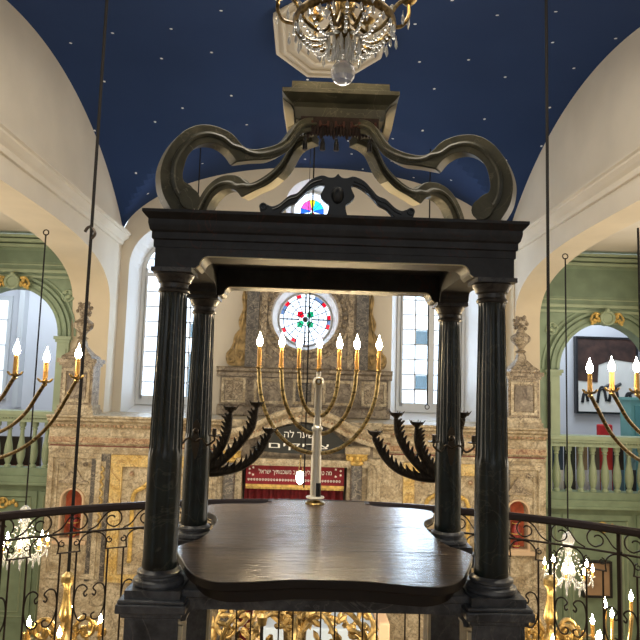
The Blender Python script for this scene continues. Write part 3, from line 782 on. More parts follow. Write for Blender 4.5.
for s, xo in ((-1, -.98), (1, 1.0)):
    mb = MB()
    o = catmull([(xo, 3.5), (xo+s*.05, 3.35), (xo+s*.02, 3.1), (xo+s*.06, 2.9), (xo+s*.05, 2.7), (xo+s*.13, 2.62), (xo+s*.10, 2.42), (xo+s*.20, 2.33), (xo+s*.19, 2.16), (xo+s*.30, 2.08), (xo+s*.31, 1.97), (xo+s*.24, 1.88), (xo, 1.88)], 5)
    mb.prism([(p.x, p.y) for p in o], YF-.11, YF, 'y')
    for pts in ([(.03, 3.45), (.05, 3.1), (.03, 2.8), (.08, 2.5), (.14, 2.25), (.14, 2.05), (.07, 1.97), (.04, 2.06), (.09, 2.10)],
                [(.10, 2.45), (.17, 2.36), (.19, 2.24), (.23, 2.14), (.29, 2.06), (.26, 1.95), (.2, 1.95), (.2, 2.02)], [(.02, 3.2), (.07, 3.0), (.05, 2.8), (.11, 2.62), (.09, 2.5)]):
        mb.tube([(p.x, YF-.13, p.y) for p in catmull([(xo+s*a_, z) for a_, z in pts], 5)], .022, 6)
    mb.build('gilded_volute', M['umbergold'], ae)
mb = MB(); mb.prism([(p.x, p.y) for p in catmull([(xo_, z) for xo_, z in ((1.39, 1.95), (1.41, 2.05), (1.34, 2.14), (1.4, 2.2))], 3)]+[(1.3, 2.2), (1.3, 1.95)], YF-.1, YF-.02, 'y')

# ---------------------------------------------------------------- pedestals and urns on the ledge
def pedestal(cx, lab, ul, dz):
    t = thing('stone_pedestal', lab, 'pedestal', (cx, 9.4, 1.085)); Y = 9.42
    MB().box(cx-.27, cx+.27, Y-.20, Y+.20, 1.085, 1.15).box(cx-.25, cx+.25, Y-.18, Y+.18, 1.15, 1.22).build('plinth', M['stone'], t)
    MB().box(cx-.225, cx+.225, Y-.16, Y+.16, 1.22, 1.78).build('die', M['stoneurn'], t)
    mb = MB(); ring_plate(mb, [(cx-.15, 1.30), (cx+.15, 1.30), (cx+.15, 1.70), (cx-.15, 1.70)], [(cx-.19, 1.26), (cx+.19, 1.26), (cx+.19, 1.74), (cx-.19, 1.74)], Y-.18, Y-.15)
    mb.build('panel_frame', M['stone'], t)
    MB().box(cx-.135, cx+.135, Y-.17, Y-.15, 1.32, 1.68).build('carved_inset', M['stonegrey'], t)
    mb = MB().box(cx-.25, cx+.25, Y-.19, Y+.18, 1.78, 1.82).box(cx-.28, cx+.28, Y-.21, Y+.2, 1.82, 1.88+dz); mb.build('cap', M['stoneurn'], t)
    u = thing('finial_urn', ul, 'urn', (cx, Y-.03, (1.88+dz)))
    k = MB()
    k.lathe([(.27, 0), (.265, .03), (.17, .09), (.085, .17), (.07, .23), (.05, .27)], (cx, Y-.03, (1.88+dz)), 4, Matrix.Translation((cx, Y-.03, 0)) @ Matrix.Rotation(PI/4, 4, 'Z') @ Matrix.Translation((-cx, -(Y-.03), 0)))
    k.build('urn_foot', M['stoneurn'], u)
    mb = MB().lathe([(.045, .26), (.075, .28), (.035, .31), (.06, .36), (.12, .42), (.13, .47), (.10, .51), (.06, .54), (.045, .58)], (cx, Y-.03, (1.88+dz)), 16)
    for q in range(8): a = q*PI/4; mb.ball((cx+.115*math.cos(a), Y-.03+.115*math.sin(a), (2.34+dz)), .022, 6, 1.8)
    mb.build('urn_bowl', M['stoneurn'], u)
    mb = MB().ball((cx, Y-.03, (2.55+dz)), .075, 12, 1.25)
    for q in range(14):
        a = q*2.4; z = -.07+.012*q; rr = math.sqrt(max(.001, .085**2-(z*.8)**2)); mb.ball((cx+rr*math.cos(a), Y-.03+rr*math.sin(a), (2.55+dz)+z), .028, 6)
    mb.build('flower_finial', M['stoneurn'], u)
    u.scale = (1.12, 1.12, 1.08)
pedestal(-3.26, 'carved faux marble pedestal crossed by the hooked cord, under an urn', 'carved stone urn crossed by the hooked cord, on the pedestal beside a pier', 0)
pedestal(3.17, 'carved faux marble pedestal under an urn, next to the room with the painting', 'carved stone urn on the pedestal next to the room with the painting', 0)

# ---------------------------------------------------------------- things in the right room and left room
pc = thing('framed_picture', 'large dark and white framed painting in the room behind the green arch', 'picture', (4.9, 12.8, 1.7))
def rect_at(p0, p1, Y): a_ = at(*p0, Y); b2 = at(*p1, Y); return a_[0], b2[0], b2[1], a_[1]
x0, x1, z0, z1 = rect_at((578, 338), (638, 413), 12.75)
MB().box(x0, x1, 12.80, 12.88, z0, z1).build('canvas', M['cloth'], pc)
mb = MB(); ring_plate(mb, [(x0, z0), (x1, z0), (x1, z1), (x0, z1)], [(x0-.04, z0-.04), (x1+.04, z0-.04), (x1+.04, z1+.04), (x0-.04, z1+.04)], 12.76, 12.88); mb.build('picture_frame', M['black'], pc)
W_, H_ = x1-x0, z1-z0
MB().prism([(x0, z0+.62*H_), (x0, z1), (x1, z1), (x1, z0+.68*H_), (x0+.62*W_, z0+.72*H_), (x0+.36*W_, z0+.64*H_), (x0+.34*W_, z0+.4*H_), (x0, z0+.42*H_)], 12.785, 12.80, 'y').build('dark_shape', mat('umber_pigment', (.055, .025, .018), .7, noise=.5, scale=5), pc)
mb = MB()
for q, (fx, fz, s_) in enumerate(((.12, .12, .5), (.4, .12, .8), (.6, .14, .8), (.85, .1, .6))):
    bx, bz = x0+fx*W_, z0+fz*H_
    mb.tube([(p.x, 12.79, p.y) for p in catmull([(bx-.1*s_, bz), (bx-.04*s_, bz+.32*s_), (bx+.06*s_, bz+.38*s_), (bx+.13*s_, bz+.05*s_)], 4)], .03, 5)
    mb.tube([(bx-.02, 12.79, bz+.34*s_), (bx+.2*s_, 12.79, bz+.46*s_)], .03, 5)
mb.build('ink_figure', M['black'], pc)
x0, x1, z0, z1 = rect_at((628, 400), (655, 445), 11.6)
cb = thing('teal_cupboard', 'teal painted cupboard standing in the room behind the green arch', 'cupboard', ((x0+x1)/2, 11.6, -.15))
MB().box(x0, x1, 11.5, 11.9, -.15, z1).build('cupboard_body', M['teal'], cb)
MB().box(x0-.03, x1+.03, 11.46, 11.9, z1, z1+.05).build('cupboard_top', M['teal'], cb)
MB().box(x0+.06, x1-.06, 11.475, 11.5, .2, z1-.1).build('door', mat('darker_teal', (.09, .27, .27), .5), cb)
x0, x1, z0, z1 = rect_at((597, 424), (612, 432), 11.0)
rc = MB().box(x0, x1, 10.95, 11.05, -.15, z1).build('red_chair_back', M['redfab'], bevel=.03); tag(rc, 'red cloth chair back showing above the green balustrade', 'chair')
# items standing behind the balusters on the right
cols = [((.05, .08, .14), (.7, .7, .72)), ((.04, .05, .04), (.05, .05, .05)), ((.32, .24, .16), (.62, .62, .70)), ((.14, .13, .11), (.55, .57, .66)), ((.6, .05, .05), (.6, .65, .75)), ((.04, .03, .03), (.10, .2, .3)), ((.25, .42, .5), (.05, .05, .06))]
lab = ['navy and white', 'plain black', 'brown and lilac', 'grey and pale', 'red and white', 'black and blue', 'pale blue and black']
for i, (c1, c2) in enumerate(cols):
    px = 557+12.2*i
    xa, zt = at(px-4.5, 443, 10.5); xb, zb = at(px+6.5, 494, 10.5); zm = zb+(zt-zb)*.47
    t = thing('standing_banner', '%s fabric panel standing behind the green balusters' % lab[i], 'banner', ((xa+xb)/2, 10.5, -.15), 'panels behind the balusters')
    MB().box(xa, xb, 10.5, 10.54, zm, zt, None).build('upper_cloth', mat('panel_cloth_%d' % i, c1, .8), t)
    MB().box(xa, xb, 10.5, 10.54, -.15, zm).build('lower_cloth', mat('panel_hem_%d' % i, c2, .8), t)
xa, zt = at(-10, 440, 10.2); xb, zb = at(22, 478, 10.2)
cc = thing('bench', 'dark bench with reddish seat back behind the balusters of the pale room', 'bench', (xa, 10.4, -.1))
MB().box(-5.6, -4.3, 10.75, 10.82, .15, .62).build('bench_back', M['iron'], cc); MB().box(-5.6, -4.3, 10.55, 10.8, .1, .16).build('bench_seat', M['redniche'], cc)
for x in (-5.5, -4.45): MB().box(x, x+.06, 10.6, 10.8, -.15, .1).build('leg', M['iron'], cc)

# small framed picture on the lower green wall, right
x0, x1, z0, z1 = rect_at((583, 562), (609, 595), 9.97)
fp = thing('small_framed_picture', 'small brown-toned picture in a dark frame on the lower green wall', 'picture', ((x0+x1)/2, 9.94, z0))
MB().box(x0, x1, 9.94, 9.97, z0, z1).build('print', mat('sepia_paper', (.38, .24, .13), .6, noise=.2, scale=4), fp)
mb = MB(); ring_plate(mb, [(x0, z0), (x1, z0), (x1, z1), (x0, z1)], [(x0-.03, z0-.03), (x1+.03, z0-.03), (x1+.03, z1+.03), (x0-.03, z1+.03)], 9.91, 9.99); mb.build('picture_frame', M['black'], fp)

# red niche ornaments
for nx_, l in zip(NX, ('red gilt urn in the wall niche below the hooked cord', 'red gilt urn in the wall niche beside the green panelling')):
    t = thing('niche_urn', l, 'urn', (nx_, YS+.06, -.62))
    MB().lathe([(.05, 0), (.05, .03), (.02, .06), (.05, .12), (.075, .2), (.06, .28), (.03, .33), (.04, .36)], (nx_, YS+.06, -.62), 14).build('urn_body', mat('dull_red_urn', (.30, .04, .035), .4, noise=.4, scale=30), t)
    mb = MB(); 
    for z in (.03, .2, .34): mb.ring((nx_, YS+.06, -.62+z), .05 if z != .2 else .077, .008, 'z', 16, 5)
    mb.build('gilt_band', M['goldpaint'], t)

# ================================================================== THE CANOPY (near)
CX, CY, HX, HY = .09, 2.53, .552, .33
cano = thing('marble_canopy', 'dark marble four-column canopy with scroll crown over the reading table', 'canopy', (CX, CY, 0))
def shaft_prof():
    P = [(.056, .985), (.058, 1.0), (.056, 1.02), (.0565, 1.2), (.0560, 1.34), (.0560, 1.36, .2), (.0558, 1.38, 1)]
    for i in range(1, 10): z = 1.38+.50*i/9; P.append((.0558-.0088*(i/9)**1.2, z, 1))
    P += [(.047, 1.90, .2), (.047, 1.905)]
    return P
for sx in (-1, 1):
    for sy in (-1, 1):
        x, y = CX+sx*HX, CY+sy*HY
        pd = MB().box(x-.085, x+.085, y-.085, y+.085, 0, .855).build('pedestal', M['pedmarble'], cano, bevel=.004)
        MB().box(x-.095, x+.095, y-.095, y+.095, .855, .872).box(x-.110, x+.110, y-.110, y+.110, .872, .900).box(x-.105, x+.105, y-.105, y+.105, .90, .912).build('pedestal_cap', M['pedmarble'], pd, bevel=.004)
        MB().box(x-.1, x+.1, y-.1, y+.1, 0, .12).build('pedestal_foot', M['entab'], pd)
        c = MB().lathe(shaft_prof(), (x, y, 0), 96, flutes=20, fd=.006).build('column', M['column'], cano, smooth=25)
        MB().lathe([(.081, .937), (.084, .945), (.081, .955), (.068, .962), (.066, .968), (.072, .973), (.071, .98), (.060, .986), (.056, .99)], (x, y, 0), 40).box(x-.088, x+.088, y-.088, y+.088, .912, .937).build('column_base', M['pedmarble'], c)
        MB().lathe([(.046, 1.90), (.052, 1.903), (.054, 1.909), (.051, 1.915), (.0475, 1.918), (.0475, 1.932), (.055, 1.937), (.057, 1.943), (.060, 1.95), (.065, 1.957), (.067, 1.963), (.065, 1.967)], (x, y, 0), 40).box(x-.068, x+.068, y-.068, y+.068, 1.967, 1.982).build('capital', M['capital'], c)
# beams with rounded corners, and stepped cornice
def beam_outline(half, zt, zb, zk, rr, colw):
    pts = [(-half, zt), (-half, zk), (-half+colw, zk)]
    for i in range(9):
        a = PI-PI/2*i/8                # curve rising inward
        pts.append((-half+colw+.012+rr+rr*math.cos(a), zb-rr+rr*math.sin(a)))
    return pts+[(-p[0], p[1]) for p in pts[::-1]]
en = MB()
hx, hy = HX+.058, HY+.058
fo = beam_outline(hx, 2.12, 2.022, 1.982, .030, .140)
for sy in (-1, 1):
    y = CY+sy*HY; en.prism([(CX+p[0], p[1]) for p in fo], y-.062, y+.062, 'y')
so = beam_outline(hy-.124, 2.12, 2.022, 1.982, .030, .02)
for sx in (-1, 1):
    x = CX+sx*HX; en.prism([(CY+p[0], p[1]) for p in so], x-.062, x+.062, 'x')
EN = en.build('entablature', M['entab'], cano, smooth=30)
mb = MB()
prof = [(.0, 2.035), (.006, 2.038), (.006, 2.062), (.012, 2.066), (.012, 2.088), (.018, 2.094), (.022, 2.108), (.024, 2.116), (.024, 2.130), (.032, 2.138), (.042, 2.150), (.042, 2.160)]
prof = [(p, z+.012) for p, z in prof]
corners = [(-1, -1), (1, -1), (1, 1), (-1, 1)]
vs = []; k = len(prof)
for cx_, cy_ in corners:
    for p, z in prof: vs.append((CX+cx_*(hx+p), CY+cy_*(hy+p), z))
fs = [(i*k+j, ((i+1) % 4)*k+j, ((i+1) % 4)*k+j+1, i*k+j+1) for i in range(4) for j in range(k-1)]
fs += [[i*k+k-1 for i in range(4)]]
mb.add(vs, fs); mb.box(CX-hx+.01, CX+hx-.01, CY-hy+.01, CY+hy-.01, 2.10, 2.118)
mb.build('cornice', M['entab'], EN, smooth=20)
# bright reflecting edge of the arch openings, put in as a cream bead
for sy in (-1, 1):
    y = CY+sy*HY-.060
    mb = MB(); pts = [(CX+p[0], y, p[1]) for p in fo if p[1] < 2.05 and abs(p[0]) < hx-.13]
    mb.tube(pts, .0028, 6); mb.build('lit_edge_strip', M['creamtrim'], EN)
# scroll brackets: outline in the diagonal plane (t along half-diagonal, z)
S_out = [(.16, 2.66), (.274, 2.633), (.386, 2.534), (.516, 2.483), (.632, 2.466), (.719, 2.512), (.79, 2.532), (.86, 2.534), (.94, 2.518), (1.02, 2.475), (1.085, 2.405), (1.122, 2.323), (1.112, 2.245), (1.07, 2.19), (1.03, 2.16)]
S_in = [(.955, 2.16), (.93, 2.185), (.915, 2.215), (.92, 2.25), (.945, 2.275), (.97, 2.285), (.99, 2.29), (1.0, 2.305), (.998, 2.335), (.978, 2.390), (.93, 2.435), (.87, 2.460), (.801, 2.465), (.735, 2.447), (.685, 2.408)]
S_in2 = [(.685, 2.408), (.58, 2.430), (.475, 2.448), (.355, 2.495), (.26, 2.58), (.14, 2.60)]
sq = lambda L: [(a_, 2.172+(b2-2.16)*(2.518-2.172)/(2.534-2.16)) if a_ > .80 else ((a_, b2-.016*max(0, min(1, (a_-.65)/.15))) ) for a_, b2 in L]
S_out, S_in = sq(S_out), sq(S_in)
outline = catmull([(a_, b2) for a_, b2 in S_out], 5)+catmull(S_in, 5)[:-1]+catmull(S_in2, 5)
for sx in (-1, 1):
    for sy in (-1, 1):
        dirv = Vector((sx*HX, sy*HY, 0)); L_ = dirv.length; dn = dirv.normalized(); nrm = Vector((-dn.y, dn.x, 0))
        n = len(outline); vs = []
        hwid = .029
        for off in (-hwid, hwid):
            for p in outline: vs.append(Vector((CX, CY, p.y))+dirv*p.x+nrm*off)
        mb = MB().add(vs, [list(range(n)), list(range(2*n-1, n-1, -1))]+[(i, i+n, (i+1) % n+n, (i+1) % n) for i in range(n)])
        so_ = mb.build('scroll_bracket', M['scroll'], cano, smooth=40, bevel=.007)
        # raised face moulding following the outline
        for off in (-hwid-.002, hwid+.002):
            mid = []
            A = catmull(S_out, 5); B = catmull(S_in[::-1], 5); Bq = catmull([(.14, 2.60), (.26, 2.58), (.355, 2.495), (.475, 2.448), (.58, 2.43), (.685, 2.408)]+S_in[::-1][1:9], 5)
            for i in range(0, 65):
                u = i/64; pa = A[min(len(A)-1, int(u*(len(A)-1)))]; pb = Bq[min(len(Bq)-1, int(u*(len(Bq)-1)))]
                m_ = (pa*.5+pb*.5); mid.append(Vector((CX, CY, m_.y))+dirv*m_.x+nrm*off)
            MB().tube(mid, .009, 6).build('face_moulding', M['scroll'], so_)
        # rolled end of the volute
        c0 = Vector((CX, CY, 2.232))+dirv*.962
        mb = MB().tube([c0-nrm*(hwid+.012), c0+nrm*(hwid+.012)], .038, 20); mb.build('volute_eye', M['scroll'], so_)
        # cream painted soffit of the bracket
        mb = MB(); sp = catmull([(.685, 2.408), (.58, 2.430), (.475, 2.448), (.40, 2.475)], 5)
        vs = []
        for p in sp:
            for off in (-hwid*.9, hwid*.9): vs.append(Vector((CX, CY, p.y-.003))+dirv*p.x+nrm*off)
        kk = len(sp); mb.add(vs, [(2*i, 2*i+1, 2*i+3, 2*i+2) for i in range(kk-1)]); mb.build('cream_soffit', M['creamtrim'], so_)
# crown box
def rect_stack(mb, levels):
    vs = []; k = len(levels)
    for cx_, cy_ in corners:
        for a_, b2, z in levels: vs.append((CX+.015+cx_*a_, CY+cy_*b2, z))
    fs = [(i*k+j, ((i+1) % 4)*k+j, ((i+1) % 4)*k+j+1, i*k+j+1) for i in range(4) for j in range(k-1)]
    fs += [[i*k for i in range(4)][::-1], [i*k+k-1 for i in range(4)]]
    return mb.add(vs, fs)
mb = rect_stack(MB(), [(.175, .08, 2.632), (.180, .085, 2.65), (.183, .09, 2.676), (.195, .10, 2.692), (.215, .12, 2.704), (.230, .135, 2.718), (.230, .135, 2.734), (.208, .12, 2.740), (.195, .107, 2.748), (.193, .105, 2.776), (.15, .08, 2.782)])
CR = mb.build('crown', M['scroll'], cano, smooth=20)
for s in (-1, 1):
    cxx = CX+.015
    MB().prism([(cxx+s*.181, 2.612), (cxx+s*.208, 2.60), (cxx+s*.231, 2.722), (cxx+s*.196, 2.690), (cxx+s*.185, 2.67)], CY-.07, CY+.07, 'y').build('cream_side_panel', M['creamtrim'], CR)
vc = mat('maroon_valance_cloth', (.022, .010, .010), .8, noise=.4, scale=60)
mb = MB(); X0 = CX+.015
for i in range(24):
    u = -.150+.0128*i
    for yy_ in (CY-.085,): mb.ball((X0+u, yy_, 2.592-(.012 if i % 4 == 2 else 0)), .0085, 6, 4.0)
mb.box(X0-.155, X0+.155, CY-.088, CY-.078, 2.580, 2.640)
mb.build('valance', vc, CR)
for i, u in enumerate((-.125, -.062, 0, .062, .125)):
    mb = MB().ring((X0+u, CY-.096, 2.615), .014, .0028, 'y', 12, 5, PI, 2*PI); mb.box(X0+u-.02, X0+u-.012, CY-.098, CY-.090, 2.595, 2.62); mb.box(X0+u+.012, X0+u+.02, CY-.098, CY-.090, 2.595, 2.62)
    mb.build('red_tassel_loop', mat('dull_red_cord', (.07, .018, .014), .7), CR)
for u in (-.135, -.066, -.012, .118):
    x = X0+u; y = CY-.10
    mb = MB().tube([(x, y, 2.60), (x, y, 2.545)], .0015, 5); mb.lathe([(.002, 2.548), (.007, 2.543), (.006, 2.534), (.009, 2.53), (.011, 2.50), (.010, 2.497)], (x, y, 0), 10)
    mb.build('tassel', M['black'], CR)
CR.location.z += .02
# carved crest on the front cornice
def cp(l): return [(CX+u, 2.160+z) for u, z in l]
zc = [(-.255, .0), (-.262, .018), (-.250, .036), (-.235, .030), (-.218, .026), (-.195, .036), (-.165, .062), (-.138, .072), (-.118, .092), (-.09, .120), (-.055, .134), (-.03, .128), (-.012, .130), (0, .142)]
ctop = catmull(zc, 4); ctop = ctop+[Vector((-p.x, p.y)) for p in ctop[::-1][1:]]
inner_r = [(.215, .0), (.195, .004), (.165, .030), (.14, .042), (.125, .058), (.095, .085), (.06, .104), (.045, .10), (.050, .085), (.058, .066), (.045, .05), (.028, .035), (.036, .0)]
ir = catmull(inner_r, 4)
out = ctop+ir+[Vector((-p.x, p.y)) for p in ir[::-1]]
mb = MB().prism([(CX+p.x, 2.170+p.y*1.05) for p in out], CY-hy-.03, CY-hy-.005, 'y')
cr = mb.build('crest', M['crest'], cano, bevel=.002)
mb = MB()
for s in (-1, 1):
    mb.ring((CX+s*.25, CY-hy-.033, 2.194), .010, .004, 'y', 12, 5)
    mb.tube([(CX+s*p.x, CY-hy-.032, 2.170+p.y-.011) for p in catmull(zc[4:11], 4)], .0035, 5)
mb.ball((CX, CY-hy-.03, 2.242), .022, 10, 1.4); mb.build('crest_carving', M['crest'], cr)
# slab the table stands on, with its arched apron
mb = MB().box(CX-HX+.02, CX+HX-.02, CY-HY-.05, CY+HY+.05, .905, .932); 
mb.build('marble_slab', M['pedmarble'], cano, bevel=.006)
mb = MB()
fo2 = beam_outline(HX-.085, .905, .868, .83, .036, .004)
for y in (CY-HY, CY+HY): MB().prism([(CX+p[0], p[1]) for p in fo2], y-.035, y+.035, 'y').build('apron', M['pedmarble'], cano)
for sx in (-1, 1):  # lit inner edges of the pedestals, put in as cream strips
    x = CX+sx*(HX-.092)
    MB().box(x-.006, x+.006, CY-HY-.08, CY-HY-.068, .0, .83).build('lit_edge_strip', M['creamtrim'], cano)
    x = CX+sx*(HX-.092)
    MB().box(x-.006, x+.006, CY+HY-.09, CY+HY-.08, .0, .85).build('lit_edge_strip', M['creamtrim'], cano)

# ================================================================== READING TABLE
tb = thing('reading_table', 'polished dark wood table top with incurved corners between the marble columns', 'table', (CX, 2.6, .932))
half = [(0, 2.055), (.12, 2.05), (.24, 2.02), (.33, 2.01), (.40, 2.055), (.445, 2.13), (.478, 2.22), (.515, 2.32), (.54, 2.40), (.525, 2.46), (.485, 2.53), (.462, 2.64), (.456, 2.76), (.458, 2.90), (.485, 3.0), (.53, 3.07), (.555, 3.17), (.54, 3.24), (.47, 3.28), (.36, 3.30), (.30, 3.31), (.265, 3.345), (.25, 3.42), (.2, 3.425), (0, 3.43)]
hc = catmull(half, 4)
tout = [(CX+p.x, p.y) for p in hc]+[(CX-p.x, p.y) for p in hc[::-1][1:-1]]
M['walnut'] = mat('edge_shade_walnut', (.012, .007, .005), .5)  # darker walnut puts shade into the table edge and apron
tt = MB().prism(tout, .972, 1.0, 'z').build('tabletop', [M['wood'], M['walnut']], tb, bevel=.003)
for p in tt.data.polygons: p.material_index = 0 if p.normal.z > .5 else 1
MB().prism([(CX+(px_-CX)*.93, 2.66+(py_-2.66)*.95) for px_, py_ in tout], .932, .972, 'z').build('table_apron', M['walnut'], tb)
mb = MB(); 
for yy_ in (2.42, 2.83): mb.box(CX-.43, CX+.43, yy_-.0012, yy_+.0012, .9995, 1.0004)
mb.build('plank_joint', M['black'], tb)
for ux in (-.25, .25): MB().box(CX+ux-.01, CX+ux+.01, 3.35, 3.425, .985, 1.004).build('iron_clip', M['iron'], tb)

# ================================================================== MENORAH on the table
MX, MY = .070, 3.35
def candle_set(par, x, y, z, h=.085, r=.011, bulb=.012, name='candle'):
    c = MB().lathe([(r*1.05, 0), (r, .01), (r*.95, h*.8), (r*.9, h), (r*.6, h+.002)], (x, y, z), 12).build(name, M['candle'], par)
    b_ = bulb
    MB().lathe([(b_*.35, h), (b_*.75, h+b_*.5), (b_, h+b_*1.3), (b_*.85, h+b_*2.2), (b_*.45, h+b_*3.3), (b_*.16, h+b_*4.1), (.0004, h+b_*4.8)], (x, y, z), 12).build('flame_bulb', M['flame'], c)
    return c
mn = thing('menorah', 'tall seven-branched brass menorah with lit flame bulbs at the back of the table', 'menorah', (MX, MY, 1.0))
MB().lathe([(.05, 0), (.052, .004), (.045, .010), (.016, .016), (.014, .03)], (MX, MY, 1.0), 28).build('base', M['brass'], mn)
MB().lathe([(.026, .02), (.045, .026), (.048, .031), (.045, .035), (.014, .04)], (MX, MY, 1.0), 28).build('drip_dish', M['chrome'], mn)
mb = MB().lathe([(.027, .035), (.025, .37), (.029, .375), (.027, .385), (.019, .392), (.018, .585), (.021, .59), (.026, .605), (.030, .62), (.024, .638), (.012, .645), (.012, .67)], (MX, MY, 1.0), 20)
post = mb.build('post', M['chrome'], mn)
MB().lathe([(.017, .037), (.017, .105)], (MX+.011, MY-.012, 1.0), 20).build('dark_reflection', M['black'], mn)  # dark reflection on the post, put in as a black cylinder
mb = MB().ring((MX, MY-.03, 1.62), .014, .004, 'y', 16, 6); mb.build('post_ornament', M['brass'], post)
zt = 1.678
for R_, zj in ((.101, .440), (.193, .350), (.309, .252)):
    for s in (-1, 1):
        zj_ = 1.0+zj
        tops = zt
        pts = []
        n = 22; H = tops-zj_
        for i in range(n+1):
            a = PI/2*i/n
            x = MX+s*(R_*math.sin(a)**.95); z = tops-.03-(H-.03)*math.cos(a)**1.05 if True else 0
            pts.append((x, MY, z))
        pts.append((MX+s*(R_+.004), MY, tops))
        arm = MB().tube(pts, .0108, 10).build('arm', M['brass'], mn)
        mb = MB()
        for j in range(2, n, 4): mb.ball(pts[j], .0128, 8, .8)
        mb.build('arm_knop', M['brassdark'], arm)
        x = MX+s*(R_+.004)
        MB().lathe([(.006, -.02), (.012, -.012), (.008, -.004), (.013, .0), (.018, .008), (.012, .012)], (x, MY, tops), 14).build('candle_cup', M['brass'], arm)
        candle_set(mn, x, MY, tops+.01, .106, .0115, .0165)
MB().lathe([(.006, -.02), (.012, -.012), (.008, -.004), (.013, .0), (.018, .008), (.012, .012)], (MX, MY, zt), 14).build('candle_cup', M['brass'], mn)
candle_set(mn, MX, MY, zt+.01, .106, .0115, .0165)

# ================================================================== leafy branched candelabra behind the far columns
def leafy(cx, y, mirror, label):
    t = thing('leafy_candelabrum', label, 'candelabrum', (cx, y, .97))
    MB().lathe([(.03, .97), (.012, .99), (.010, 1.1), (.016, 1.13), (.010, 1.16), (.010, 1.2)], (cx, y, 0), 12).build('stem', M['leafiron'], t)
    arms = [[(0, 1.185), (.10, 1.19), (.20, 1.22), (.27, 1.28), (.315, 1.36)], [(0, 1.175), (.09, 1.23), (.18, 1.32), (.235, 1.40), (.25, 1.48)], [(0, 1.19), (.05, 1.24), (.10, 1.31), (.125, 1.38), (.13, 1.455)]]
    for s in (-1, 1):
        for ai, a_ in enumerate(arms):
            if mirror < 0 and ai == 1: a_ = [(0, 1.175), (.08, 1.22), (.16, 1.30), (.205, 1.38), (.215, 1.45)]
            if mirror < 0 and ai == 2: a_ = [(0, 1.19), (.045, 1.23), (.09, 1.29), (.115, 1.35), (.117, 1.41)]
            if s == -mirror:
                if ai != 2 or mirror > 0: continue
                a_ = [(0, 1.19), (.05, 1.24), (.09, 1.33), (.085, 1.40), (.10, 1.46)]
            P = catmull([(cx+s*p[0], z_) for p, z_ in [((q[0],), q[1]) for q in a_]], 6)
            mb = MB(); n = len(P)
            mb.tube([(p.x, y, p.y) for p in P], [.022-.010*i/(n-1) for i in range(n)], 8)
            for i in range(1, n-2, 1):       # leaf teeth on the upper side
                d = (P[i+1]-P[i-1]).normalized(); nn = Vector((-d.y, d.x))*(1 if s > 0 else -1)
                base = P[i]; tip = base+nn*(.040 if i % 2 else .026)+d*.024
                for yo in (-.008, .008):
                    mb.tube([(base.x, y+yo, base.y), (tip.x, y+yo*1.4, tip.y)], [.014, .001], 6)
            ar = mb.build('leaf_arm', M['leafiron'], t)
            e = P[-1]
            mb = MB().lathe([(.008, -.012), (.012, 0), (.010, .008), (.018, .016), (.030, .026), (.033, .034), (.026, .034)], (e.x, y, e.y), 10)
            for q in range(5):
                a2 = q*2*PI/5; mb.tube([(e.x+.02*math.cos(a2), y+.02*math.sin(a2), e.y+.02), (e.x+.04*math.cos(a2), y+.04*math.sin(a2), e.y+.042)], [.006, .001], 5)
            mb.build('candle_cup', M['leafiron'], ar)
    return t
leafy(CX-HX-.012, 3.02, 1, 'dark leafy bronze candelabrum behind the far column nearer the hooked cord')
leafy(CX+HX+.005, 3.02, -1, 'dark leafy bronze candelabrum behind the far column, in front of the clear-paned window')
# small sconces on the far columns
def sconce(cx, label, s):
    y = CY+HY-.056
    t = thing('candle_sconce', label, 'sconce', (cx, y, 1.3))
    mb = MB().prism([(p.x, p.y) for p in catmull([(cx, 1.44), (cx+.016, 1.41), (cx+.01, 1.38), (cx+.018, 1.34), (cx, 1.27), (cx-.018, 1.34), (cx-.01, 1.38), (cx-.016, 1.41)], 4, True)], y-.006, y, 'y'); mb.ball((cx, y-.01, 1.39), .014)
    mb.build('backplate', M['ironhot'], t)
    for d in (-1, 1):
        ex = cx+d*.085
        mb = MB().tube(catmull([(cx, y-.01, 1.345), (cx+d*.03, y-.03, 1.36), (cx+d*.055, y-.045, 1.335), (ex-.0, y-.05, 1.355), (ex, y-.05, 1.37)], 6), .0045, 7); a_ = mb.build('arm', M['ironhot'], t)
        MB().lathe([(.004, 0), (.024, .004), (.026, .008), (.009, .008), (.009, .035), (.006, .035)], (ex, y-.05, 1.37), 14).build('drip_pan', M['ironhot'], a_)
sconce(CX-HX, 'small two-armed iron sconce on the far column near the rope-hung cord', -1)
sconce(CX+HX, 'small two-armed iron sconce on the far column in front of the clear-paned window', 1)

# ================================================================== GALLERY RAILING
rl = thing('gallery_railing', 'curved wrought iron railing with scrolls and a dark handrail round the gallery', 'railing', (.1, 3.6, 0))
RC, RRAD = (.1, 1.30), 2.30
def onarc(u, z, off=0):
    a = u/RRAD; r_ = RRAD+off
    return (RC[0]+r_*math.sin(a), RC[1]+r_*math.cos(a), z)
ulim = 2.35
mb = MB(); N_ = 80
us = [-ulim+2*ulim*i/N_ for i in range(N_+1)]
vs = []
sec = [(-.026, -.008), (-.020, .012), (-.008, .018), (.008, .018), (.020, .012), (.026, -.008), (.018, -.018), (-.018, -.018)]
for u in us:
    for o_f, z in sec: vs.append(onarc(u, .957+z, o_f))
k = 8
mb.add(vs, [(i*k+j, i*k+(j+1) % k, (i+1)*k+(j+1) % k, (i+1)*k+j) for i in range(N_) for j in range(k)])
mb.build('handrail', mat('dark_red_brown_handrail', (.012, .006, .0055), .35), rl)
MB().tube([onarc(u, .845) for u in us], .0055, 6).build('middle_rail', M['iron'], rl)
MB().tube([onarc(u, .12) for u in us], .009, 6).build('bottom_rail', M['iron'], rl)
pw = .226
